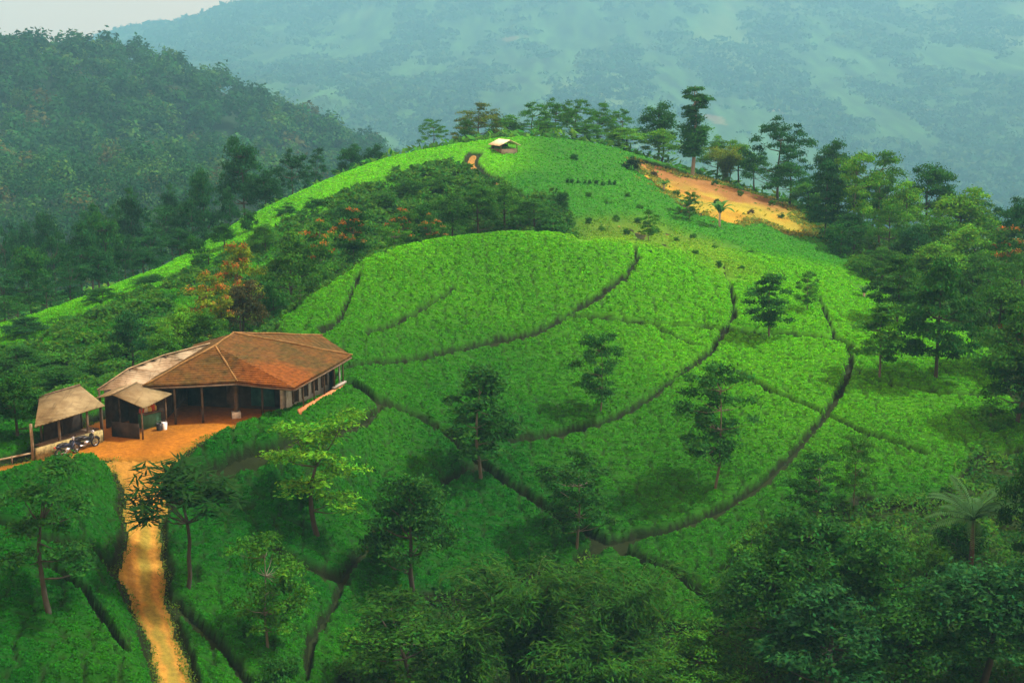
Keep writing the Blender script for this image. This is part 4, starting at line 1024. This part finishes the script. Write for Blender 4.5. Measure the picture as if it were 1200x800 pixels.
def mountain_wood():
    n = 9000; S = rng.uniform(-.5, .5, n * 6); Y = np.exp(rng.uniform(math.log(1350 + APEX), math.log(4000 + APEX), n * 6)) - APEX; X = S * (Y + APEX)
    Z = ground(X, Y); px, py = proj(X, Y, Z)
    k = (px > -60) & (px < 1260) & (py > -40) & (py < 330) & (fbm(X / 90, Y / 420, 4, 161) + rng.normal(0, .12, len(X)) > -.06)
    X, Y, Z = X[k][:n], Y[k][:n], Z[k][:n]; n = len(X); per = 16
    sz = rng.uniform(7, 17, n) * np.clip(Y / 2600, .7, 1.3); d = rng.normal(size=(n, per, 3)); d /= np.linalg.norm(d, axis=2, keepdims=True); d[..., 2] = np.abs(d[..., 2])
    C = np.stack([X, Y, Z], -1)[:, None, :] + d * rng.uniform(.5, 1.1, (n, per))[..., None] * np.stack([sz * 1.5, sz * 2.0, sz * .75], -1)[:, None, :]
    N = d * .8 + rng.normal(0, .4, d.shape) + np.array([0, -.2, .3])
    V, q = leaf_quads(C.reshape(-1, 3), N.reshape(-1, 3), np.repeat(sz * .42, per) * rng.uniform(.7, 1.3, n * per), .6, .15)
    base = np.array([[.010, .045, .016], [.020, .080, .020], [.05, .11, .024]])[rng.choice(3, n, p=[.5, .35, .15])]
    o = link('wood', mesh_np('wood', V, q, M['leaf'], np.repeat(np.repeat(base, per, 0) * tints(n * per, .7, 1.3, .1), 4, 0))); tag(o, 'patchy woodland on the hazy mountain across the valley', 'wood', kind='stuff')
mountain_wood()

# ------------------------------------------------------------------ buildings
def A3(px, py, z): return np.array(at_z(px, py, z))
# tiled house
zE = -18.4
L_, F_, C_, R_ = A3(168, 452, zE), A3(278, 447, zE), A3(345, 454, zE - .12), A3(412, 416, zE)
P1, P2 = A3(252, 405, -16.85), A3(274, 390, -16.85)
BR, BL_ = np.array([-12.6, 91.2, zE]), np.array([-20.4, 88.4, zE])
hc = np.array([(-15.5), 82.5, PZ])
house = thing('tiled_house', 'large open-fronted house with rusty orange clay tile hip roof', 'house', hc)
hp = lambda p: np.array(p, float) - hc
rv = [hp(p) for p in (P1, P2, L_, F_, C_, R_, BR, BL_)]
low = [p - np.array([0, 0, .13]) for p in rv]
top_t = [(0, 2, 3), (0, 3, 4), (0, 4, 1), (1, 4, 5), (1, 5, 6), (1, 6, 7), (0, 1, 7), (0, 7, 2)]
mb = MB(); mb.add(rv + low, [(a, a + 8, b + 8, b) for a, b in ((2, 3), (3, 4), (4, 5), (5, 6), (6, 7), (7, 2))], top_t + [(c + 8, b + 8, a + 8) for a, b, c in top_t])
# tile pattern works in world-like coordinates, so the roof mesh keeps its vertices there
roof = link('roof', None, house) if False else None
V0 = [np.array(p) + hc for p in mb.v]; RV, RQ, RT = [], [list(q) for q in mb.q], []
RV += V0
for (a, b, c) in [t for t in mb.t]:
    n = 12 if max(a, b, c) < 8 else 1; A, B, Cc = V0[a], V0[b], V0[c]; base = len(RV); idx = {}
    for i in range(n + 1):
        for j in range(n + 1 - i):
            p = A + (B - A) * i / n + (Cc - A) * j / n
            if n > 1: p = p + np.array([0, 0, .045 * float(fbm(np.array([p[0] / 1.1]), np.array([p[1] / 1.1]), 3, 171)[0]) - .10 * min(i, j, n - i - j) / n])
            idx[i, j] = len(RV); RV.append(p)
    for i in range(n):
        for j in range(n - i):
            RT.append((idx[i, j], idx[i + 1, j], idx[i, j + 1]))
            if i + j < n - 1: RT.append((idx[i + 1, j], idx[i + 1, j + 1], idx[i, j + 1]))
mb.v = [p - hc for p in RV]; mb.t = RT
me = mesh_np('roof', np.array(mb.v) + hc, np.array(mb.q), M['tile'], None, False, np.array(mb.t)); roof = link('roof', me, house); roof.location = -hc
M['cap'] = simple('ridge_tile', (.19, .115, .042), .9, .1, .35, 3, .3)
for a, b in ((P1, P2), (P1, F_), (P1, L_), (P2, R_), (P2, BR)):
    n = 9; pts = [a + (b - a) * t + np.array([0, 0, .03 + .02 * math.sin(t * 40)]) for t in np.linspace(-.01, 1.01, n)]
    MB().tube(pts, [.06 + .012 * math.sin(i * 2.1) for i in range(n)], 7).build('ridge_cap', M['cap'], roof, True)
def on_plane(px, py, a, b, c, lift=.03):
    n = np.cross(b - a, c - a); d = ray(px, py); return d * (np.dot(n, a) / np.dot(n, d)) + np.array([0, 0, lift])
for pts in (((323,416),(336,416),(337,418),(324,418)), ((347,418),(357,422),(355,424),(345,420)), ((336,426),(346,428),(346,430),(337,429)), ((358,424),(362,427),(360,428),(355,425))):
    MB().slab([on_plane(*p, P1, C_, P2) if True else None for p in pts], .03).build('pale_tile', M['palepack'], roof)
# ragged eave battens
for a, b in ((L_, F_), (F_, C_), (C_, R_)):
    MB().tube([hp(a) - [0, 0, .17], hp((a + b) / 2) - [0, 0, .19], hp(b) - [0, 0, .17]], .05, 6).build('eave_beam', M['wood'], house)
def post(parent, org, px, py, ztop, r, mat, name='post', base=False, zb=PZ, sq=False):
    p = A3(px, py, zb) - org; q = p.copy(); q[2] = ztop - org[2]
    o = (MB().box((p[0], p[1], (p[2] + q[2]) / 2), (2 * r, 2 * r, q[2] - p[2] + .1), .3) if sq else MB().tube([p - [0, 0, .05], (p + q) / 2 + [.01, .01, 0], q], r, 9)).build(name, mat, parent)
    if base: MB().box((p[0], p[1], p[2] + .18), (.5, .5, .42), .3).build('post_base', M['white'], o)
post(house, hc, 277, 490, -18.5, .12, M['wood'], base=True)
post(house, hc, 332, 486, -18.55, .15, M['white'], sq=True)
post(house, hc, 398, 459, -18.45, .06, M['bluewhite'])
for px, py in ((206, 498), (238, 496), (308, 489)): post(house, hc, px, py, -18.45, .07, M['darkbark'])
d = (R_ - C_)[:2]; Ld = np.hypot(*d); d = d / Ld; nrm = np.array([-d[1], d[0]]); ang = math.atan2(d[1], d[0])
def along(s, off, z=0): return np.array([*(C_[:2] + d * s + nrm * off), PZ + z]) - hc
wc = along(Ld * .5 + .2, .30); MB().box((wc[0], wc[1], .36), (Ld * .78, .16, .72), ang).build('veranda_wall', M['redsill'], house)
wc = along(Ld * .84, .30); MB().box((wc[0], wc[1], .79), (Ld * .22, .2, .14), ang).build('veranda_coping', M['cement'], house)
wc = along(Ld * .56, 1.25); wall = MB().box((wc[0], wc[1], 1.12), (Ld * .74, .12, 2.24), ang).build('side_wall', M['bluewhite'], house)
for s in (.30, .46, .63, .80):
    wc = along(Ld * s, 1.17); w_ = MB().box((wc[0], wc[1], 1.35), (.62, .10, 1.15), ang).build('window', M['darkwood'], house)
    for e in (-.34, .34):
        q = along(Ld * s + e, 1.12); MB().box((q[0], q[1], 1.35), (.07, .1, 1.25), ang).build('window_frame', M['wood'], w_)
for s in (.22, .40, .58, .76, .92):
    q = along(Ld * s, .32); MB().tube([(q[0], q[1], .7), (q[0], q[1], 2.3)], .045, 7).build('veranda_post', M['wood'], house)
def wallbox(parent, a, b, org, h, th, mat, name, z0=0):
    c = (a + b) / 2 - org[:2]; dd = b - a
    return MB().box((c[0], c[1], z0 + h / 2), (np.hypot(*dd), th, h), math.atan2(dd[1], dd[0])).build(name, mat, parent)
i2 = lambda p, k=.9: hc[:2] + (np.array(p)[:2] - hc[:2]) * k
wallbox(house, i2(BL_), i2(BR), hc, 2.3, .12, M['darkwood'], 'rear_wall')
wallbox(house, i2(L_, .86) + [0, 1.0], i2(BL_), hc, 2.3, .12, M['darkwood'], 'left_wall')
wallbox(house, i2(BR), i2(R_, .8), hc, 2.3, .12, M['darkwood'], 'right_wall')
a = np.array([-19.4, 81.8]); b = np.array([-13.3, 80.6]); wallbox(house, a, b, hc, 2.2, .1, M['darkwood'], 'inner_partition')
wallbox(house, a * .35 + b * .65 + [0, -.12], a * .12 + b * .88 + [0, -.12], hc, 1.15, .06, M['teal'], 'teal_panel', .25)
wallbox(house, a * .60 + b * .40 + [0, -.10], a * .48 + b * .52 + [0, -.10], hc, 1.9, .05, M['wood'], 'door')
# pale roofed shed behind
shc = np.array([-21.0, 80.5, PZ]); shed = thing('rear_shed', 'shed with long pale sheet roof tucked behind the tiled house', 'shed', shc)
q0, q1, q2, q3 = A3(114, 457, -18.55), A3(150, 433, -17.95), A3(192, 417, -17.55), A3(246, 403, -17.3)
e0, e1, e2, e3 = A3(174, 455, -18.85), A3(200, 438, -18.4), A3(226, 424, -18.1), A3(254, 410, -17.8)
mb = MB()
for qd in ((q0, e0, e1, q1), (q1, e1, e2, q2), (q2, e2, e3, q3)): mb.slab([p - shc for p in qd], .05)
mb.build('roof', M['palesheet'], shed)
for p in (q0, q1, q2, e0):
    MB().tube([(p[0] - shc[0] + .1, p[1] - shc[1], -.1), (p[0] - shc[0] + .1, p[1] - shc[1], p[2] - shc[2])], .06, 7).build('post', M['darkbark'], shed)
wallbox(shed, q0[:2] + [.4, 0], q1[:2] + [.4, 0], shc, 2.2, .08, M['darkwood'], 'plank_wall')
wallbox(shed, q1[:2] + [.4, 0], q2[:2] + [.4, -.3], shc, 2.3, .08, M['darkwood'], 'plank_wall')
MB().tube([(q0 - shc) + [0, 0, .03], (q1 - shc) + [0, 0, .05], (q2 - shc) + [0, 0, .05], (q3 - shc) + [0, 0, .04]], .04, 6).build('ridge_cap', M['oldcap'], shed)
# stall with a small gable roof
r0, r1, ee0, ee1 = A3(131.5, 462, -18.3), A3(160.4, 448, -18.3), A3(169, 478, -18.9), A3(201.5, 461, -18.9)
stc = np.array([(r0[0] + r1[0]) / 2, (r0[1] + r1[1]) / 2, PZ]); st = thing('market_stall', 'small snack stall under a weathered gable sheet roof', 'stall', stc)
l0, l1 = r0 + .6 * (r0 - ee0), r1 + .6 * (r1 - ee1); l0[2] = l1[2] = -18.62
mb = MB(); mb.slab([p - stc for p in (r0, ee0, ee1, r1)], .05); mb.slab([p - stc for p in (r0, r1, l1, l0)], .05); mb.build('roof', M['sheet'], st)
MB().tube([r0 - stc + [0, 0, .03], r1 - stc + [0, 0, .03]], .04, 6).build('ridge_cap', M['oldcap'], st)
for p, k in ((ee0, .85), (ee1, .85), (l0, .8), (l1, .8)):
    c = stc + (p - stc) * k; MB().tube([(c[0] - stc[0], c[1] - stc[1], -.1), (c[0] - stc[0], c[1] - stc[1], p[2] - stc[2] + .02)], .05, 7).build('post', M['wood'], st)
ca, cb = A3(166, 503, PZ)[:2], A3(190, 497, PZ)[:2]
wallbox(st, ca, cb, stc, .85, .55, M['greenpaint'], 'counter')
wallbox(st, ca, cb, stc, .05, .68, M['wood'], 'counter_top', .86)
wallbox(st, l0[:2] * .7 + ee0[:2] * .3 + [0, .25], l0[:2] * .15 + ee0[:2] * .85 + [0, .25], stc, .9, .06, M['darkwood'], 'front_board')
wallbox(st, l1[:2] * .8 + ee1[:2] * .2, l1[:2] * .15 + ee1[:2] * .85, stc, 1.7, .06, M['darkwood'], 'back_board')
ang_c = math.atan2(*(cb - ca)[::-1])
packs = [('redpack', .05, 'red'), ('palepack', .22, 'cream'), ('yellowpack', .40, 'yellow'), ('redpack', .56, 'dark red'), ('yellowpack', .72, 'golden'), ('palepack', .9, 'pale')]
for i, (mk, s, cn) in enumerate(packs):
    c = ca * (1 - s) + cb * s; h_ = (.34, .42, .30, .5, .36, .42)[i]
    bag = MB(); n = 6
    V = []
    for z, wv, dv in ((0, .11, .06), (h_ * .3, .13, .10), (h_ * .75, .12, .08), (h_, .12, .015)):
        V += [(-wv, -dv, z), (wv, -dv, z), (wv, dv, z), (-wv, dv, z)]
    bag.add(V, [(3, 2, 1, 0), (12, 13, 14, 15)] + [(k * 4 + j, k * 4 + (j + 1) % 4, k * 4 + 4 + (j + 1) % 4, k * 4 + 4 + j) for k in range(3) for j in range(4)])
    o = bag.build('snack_packet', M[mk]); o.location = (c[0], c[1], PZ + .915); o.rotation_euler = (0, 0, ang_c + rng.uniform(-.3, .3))
    tag(o, '%s packet standing on the stall counter, %s from its shed end' % (cn, ('first', 'second', 'third', 'fourth', 'fifth', 'sixth')[i]), 'packet', 'packets on the stall counter')
def bucket(px, py, mat, label, h_=.42, r_=.17):
    p = A3(px, py, PZ + .04); t = thing('bucket', label, 'bucket', p)
    n = 16; V = []
    for z, r in ((0, r_ * .8), (h_, r_), (h_, r_ * .92), (.03, r_ * .74)):
        V += [(r * math.cos(6.2832 * k / n), r * math.sin(6.2832 * k / n), z) for k in range(n)]
    mb = MB().add(V, [(a * n + k, a * n + (k + 1) % n, (a + 1) * n + (k + 1) % n, (a + 1) * n + k) for a in range(3) for k in range(n)] + [(k, (k + 1) % n, 48 + (k + 1) % n, 48 + k) for k in range(n)])
    mb.build('pail', mat, t, True)
    MB().tube([(r_ * math.cos(a), .02, h_ + r_ * .7 * math.sin(a)) for a in np.linspace(0, math.pi, 9)], .008, 5).build('handle', M['steel'], t)
bucket(193, 503, M['whiteplastic'], 'white bucket on the ground beside the stall counter', .4, .16)
bucket(187, 504, M['black'], 'black bucket next to the white one at the stall', .4, .19)
# open shed at the yard edge
osc = A3(80, 530, PZ); osd = thing('open_shed', 'open shed with mossy sheet roof and low stone wall', 'shed', osc)
o0, o1, o2, o3 = A3(46.3, 465, -18.0), A3(93.5, 451, -18.0), A3(122.7, 474.7, -18.8), A3(40.5, 500, -18.8)
MB().slab([p - osc for p in (o0, o3, o2, o1)], .06).build('roof', M['sheet'], osd)
MB().tube([o0 - osc + [0, 0, .02], o1 - osc + [0, 0, .02]], .05, 6).build('ridge_cap', M['wood'], osd)
for px, py, zt, r, mk in ((39, 541, -18.78, .08, 'oldcap'), (71, 531, -18.8, .07, 'wood'), (104, 522, -18.8, .07, 'wood'), (121, 517, -18.8, .05, 'darkbark')): post(osd, osc, px, py, zt, r, M[mk])
for p in (o0, o1, (o0 + o1) / 2):
    c = p - osc; MB().tube([(c[0], c[1] - .1, -.1), (c[0], c[1] - .1, c[2] - .06)], .06, 7).build('post', M['darkbark'], osd)
wa, wb = A3(43, 541, PZ)[:2], A3(120, 518.5, PZ)[:2]
wallbox(osd, wa, wb, osc, .72, .18, M['stonewall'], 'stone_wall')
wallbox(osd, o0[:2] + [.1, 0], o1[:2], osc, 2.2, .08, M['darkwood'], 'rear_wall')
wallbox(osd, o0[:2] * .5 + o3[:2] * .5, o1[:2] * .5 + o2[:2] * .5, osc, .08, .7, M['wood'], 'bench', .5)
# pole rail
ra, rb = A3(-25, 552, PZ), A3(38, 541, PZ); rail = thing('pole_rail', 'pale bamboo pole rail running from the shed post out of the picture', 'rail', ra)
MB().tube([(0, 0, .38), (rb - ra) * .5 + [0, 0, .42], rb - ra + [0, 0, .48]], .05, 8).build('pole', M['oldcap'], rail)
for s in (.05, .62): c = (rb - ra) * s; MB().tube([c - [0, 0, .1], c + [0, 0, .5]], .05, 7).build('support', M['wood'], rail)

# hilltop hut
hb = hit(591, 180, 140, 200); hut = thing('hilltop_hut', 'tiny open hut with pale gable roof on the hilltop', 'hut', hb + [0, 0, -.05], R(28))
W2, D2 = 1.05, 1.2
for sx in (-1, 1):
    for sy in (-1, 1): MB().tube([(sx * W2, sy * D2, -.3), (sx * W2, sy * D2, 1.15)], .06, 6).build('post', M['wood'], hut)
MB().slab([(0, -D2 - .25, 1.72), (-W2 - .35, -D2 - .25, 1.1), (-W2 - .35, D2 + .25, 1.1), (0, D2 + .25, 1.72)][::-1], .06).build('roof', M['thatch'], hut)
MB().slab([(0, -D2 - .25, 1.724), (W2 + .35, -D2 - .25, 1.1), (W2 + .35, D2 + .25, 1.1), (0, D2 + .25, 1.724)], .06).build('roof', M['thatch'], hut)
MB().box((0, -D2, .28), (2 * W2, .07, .75)).build('wall', M['cement'], hut)
MB().box((-W2, 0, .28), (.07, 2 * D2 - .1, .75)).build('wall', M['wood'], hut)
MB().box((W2, 0, .28), (.07, 2 * D2 - .1, .75)).build('wall', M['cement'], hut)
MB().box((0, D2, .5), (2 * W2, .07, 1.2)).build('wall', M['darkwood'], hut)

# ------------------------------------------------------------------ motorcycles
def motorcycle(px, py, rz, paint, label):
    p = A3(px, py, PZ + .035); m_ = thing('motorcycle', label, 'motorcycle', p, rz, 'motorcycles parked by the stone wall'); m_.scale = (.92, .92, .92)
    for x in (-.62, .64):
        wh = MB().tube([(x, -.06, .29), (x, .06, .29)], .05, 10).build('wheel', M['steel'], m_)
        MB().ring((x, 0, .29), .245, .048, (0, 1)).build('tyre', M['rubber'], wh, True)
        rm = MB().ring((x, 0, .29), .195, .016, (0, 1))
        for k in range(6): a = k * math.pi / 3; rm.tube([(x, 0, .29), (x + .19 * math.cos(a), 0, .29 + .19 * math.sin(a))], .01, 4)
        rm.build('rim', M['steel'], wh, True)
    MB().tube([(.46, 0, .86), (.30, 0, .55), (.05, 0, .36), (-.25, 0, .40), (-.62, 0, .62), (-.8, 0, .72)], .04, 7).build('frame', M['black'], m_, True)
    MB().box((.02, 0, .36), (.36, .24, .22), 0, .1).tube([(.0, -.16, .36), (.0, .16, .36)], .09, 10).build('engine', M['steel'], m_)
    MB().blob((-.1, 0, .64), (.42, .12, .12)).blob((-.55, 0, .66), (.30, .11, .10)).build('body_panel', M[paint], m_, True)
    MB().blob((-.36, 0, .78), (.40, .14, .06)).build('seat', M['black'], m_, True)
    ls = MB(); ls.slab([(.44, -.20, .82), (.24, -.2, .38), (.24, .2, .38), (.44, .2, .82)], .03); ls.build('leg_shield', M[paint], m_)
    for y in (-.07, .07): MB().tube([(.64, y, .29), (.50, y, .72), (.44, y, .95)], .022, 6).build('fork', M['steel'], m_)
    MB().tube([(x, 0, z) for x, z in [(.64 + .31 * math.cos(a), .29 + .31 * math.sin(a)) for a in np.linspace(.3, 2.5, 8)]], .05, 7).build('front_fender', M[paint], m_, True)
    MB().tube([(.30, -.34, 1.0), (.40, -.18, 1.02), (.44, 0, .98), (.40, .18, 1.02), (.30, .34, 1.0)], .018, 6).build('handlebar', M['black'], m_)
    MB().blob((.52, 0, .93), (.07, .10, .08)).build('headlight', M['glasslamp'], m_, True)
    for y in (-.26, .26):
        mr = MB().tube([(.36, y, 1.02), (.36, y * 1.15, 1.18)], .008, 5).blob((.36, y * 1.25, 1.2), (.02, .06, .045), 8, 5).build('mirror', M['black'], m_)
    MB().tube([(.05, -.14, .28), (-.3, -.17, .27), (-.75, -.18, .36)], [.025, .035, .05], 8).build('exhaust', M['steel'], m_)
    MB().blob((-.88, 0, .68), (.05, .07, .05)).build('tail_light', M['redpaint'], m_, True)
wdir = math.atan2(*(wb - wa)[::-1])
motorcycle(101, 525.5, wdir - .1, 'black', 'black motorcycle parked at the yard end of the stone wall')
motorcycle(79, 534, wdir + .05, 'bluepaint', 'blue-black motorcycle parked along the middle of the stone wall')

# ------------------------------------------------------------------ air, sky and sun
bm_v = [(-3600, -70, -330), (3600, -70, -330), (3600, 4290, -330), (-3600, 4290, -330)]
ZT = float(GZ.max()) + 25
V = bm_v + [(x, y, ZT) for x, y, z in bm_v]; V = [(x, y, float(GZ.min()) - 3 if z < 0 else z) for x, y, z in V]
haze = MB().add(V, [(3, 2, 1, 0), (4, 5, 6, 7), (0, 1, 5, 4), (1, 2, 6, 5), (2, 3, 7, 6), (3, 0, 4, 7)]).build('haze', None)
mt, nt = new_mat('haze_air'); pv = nd(nt, 'ShaderNodeVolumePrincipled'); pv.inputs['Density'].default_value = HAZE_D if 'HAZE_D' in globals() else 0.00037
pv.inputs['Color'].default_value = (.22, .56, .82, 1); pv.inputs['Anisotropy'].default_value = 0.0
o_ = nd(nt, 'ShaderNodeOutputMaterial'); nt.links.new(pv.outputs[0], o_.inputs['Volume'])
haze.data.materials.append(mt); tag(haze, 'bluish haze hanging in the valley air', 'haze', kind='stuff')

SUN_EL, SUN_AZ = R(57), R(78)          # azimuth clockwise from +Y (the view direction)
w = bpy.data.worlds.new('World'); sc.world = w; w.use_nodes = True
nt = w.node_tree; nt.nodes.clear()
sky = nd(nt, 'ShaderNodeTexSky', sky_type='NISHITA', sun_disc=False, sun_elevation=SUN_EL, sun_rotation=SUN_AZ, altitude=900, air_density=1.0, dust_density=3.5, ozone_density=1.0)
bg = nd(nt, 'ShaderNodeBackground', inp={'Strength': .075}); wo = nd(nt, 'ShaderNodeOutputWorld')
veil = nd(nt, 'ShaderNodeMix', data_type='RGBA'); veil.inputs[0].default_value = .88; ln(nt, sky, 0, veil, 6); veil.inputs[7].default_value = (10.2, 5.7, 3.2, 1)
nt.links.new(veil.outputs[2], bg.inputs[0]); ln(nt, bg, 0, wo, 0)   # thin pale cloud over the whole sky
sl = bpy.data.lights.new('sun', 'SUN'); sl.energy = 2.4; sl.angle = R(5); sl.color = (1, .95, .84)
so = bpy.data.objects.new('sun', sl); col.objects.link(so)
from mathutils import Vector
sv = Vector((math.cos(SUN_EL) * math.sin(SUN_AZ), math.cos(SUN_EL) * math.cos(SUN_AZ), math.sin(SUN_EL)))
so.rotation_euler = sv.to_track_quat('Z', 'Y').to_euler()

vs = sc.view_settings; vs.view_transform = 'Standard'; vs.look = 'None'; vs.gamma = 1; vs.use_curve_mapping = False; vs.exposure = 1.58
sc.render.engine = 'CYCLES'
cy = sc.cycles; cy.max_bounces = 6; cy.diffuse_bounces = 3; cy.glossy_bounces = 1; cy.transmission_bounces = 3; cy.volume_bounces = 1; cy.transparent_max_bounces = 4
cy.use_denoising = True
try: cy.denoiser = 'OPENIMAGEDENOISE'
except Exception: pass
cy.use_adaptive_sampling = True; cy.adaptive_threshold = .02
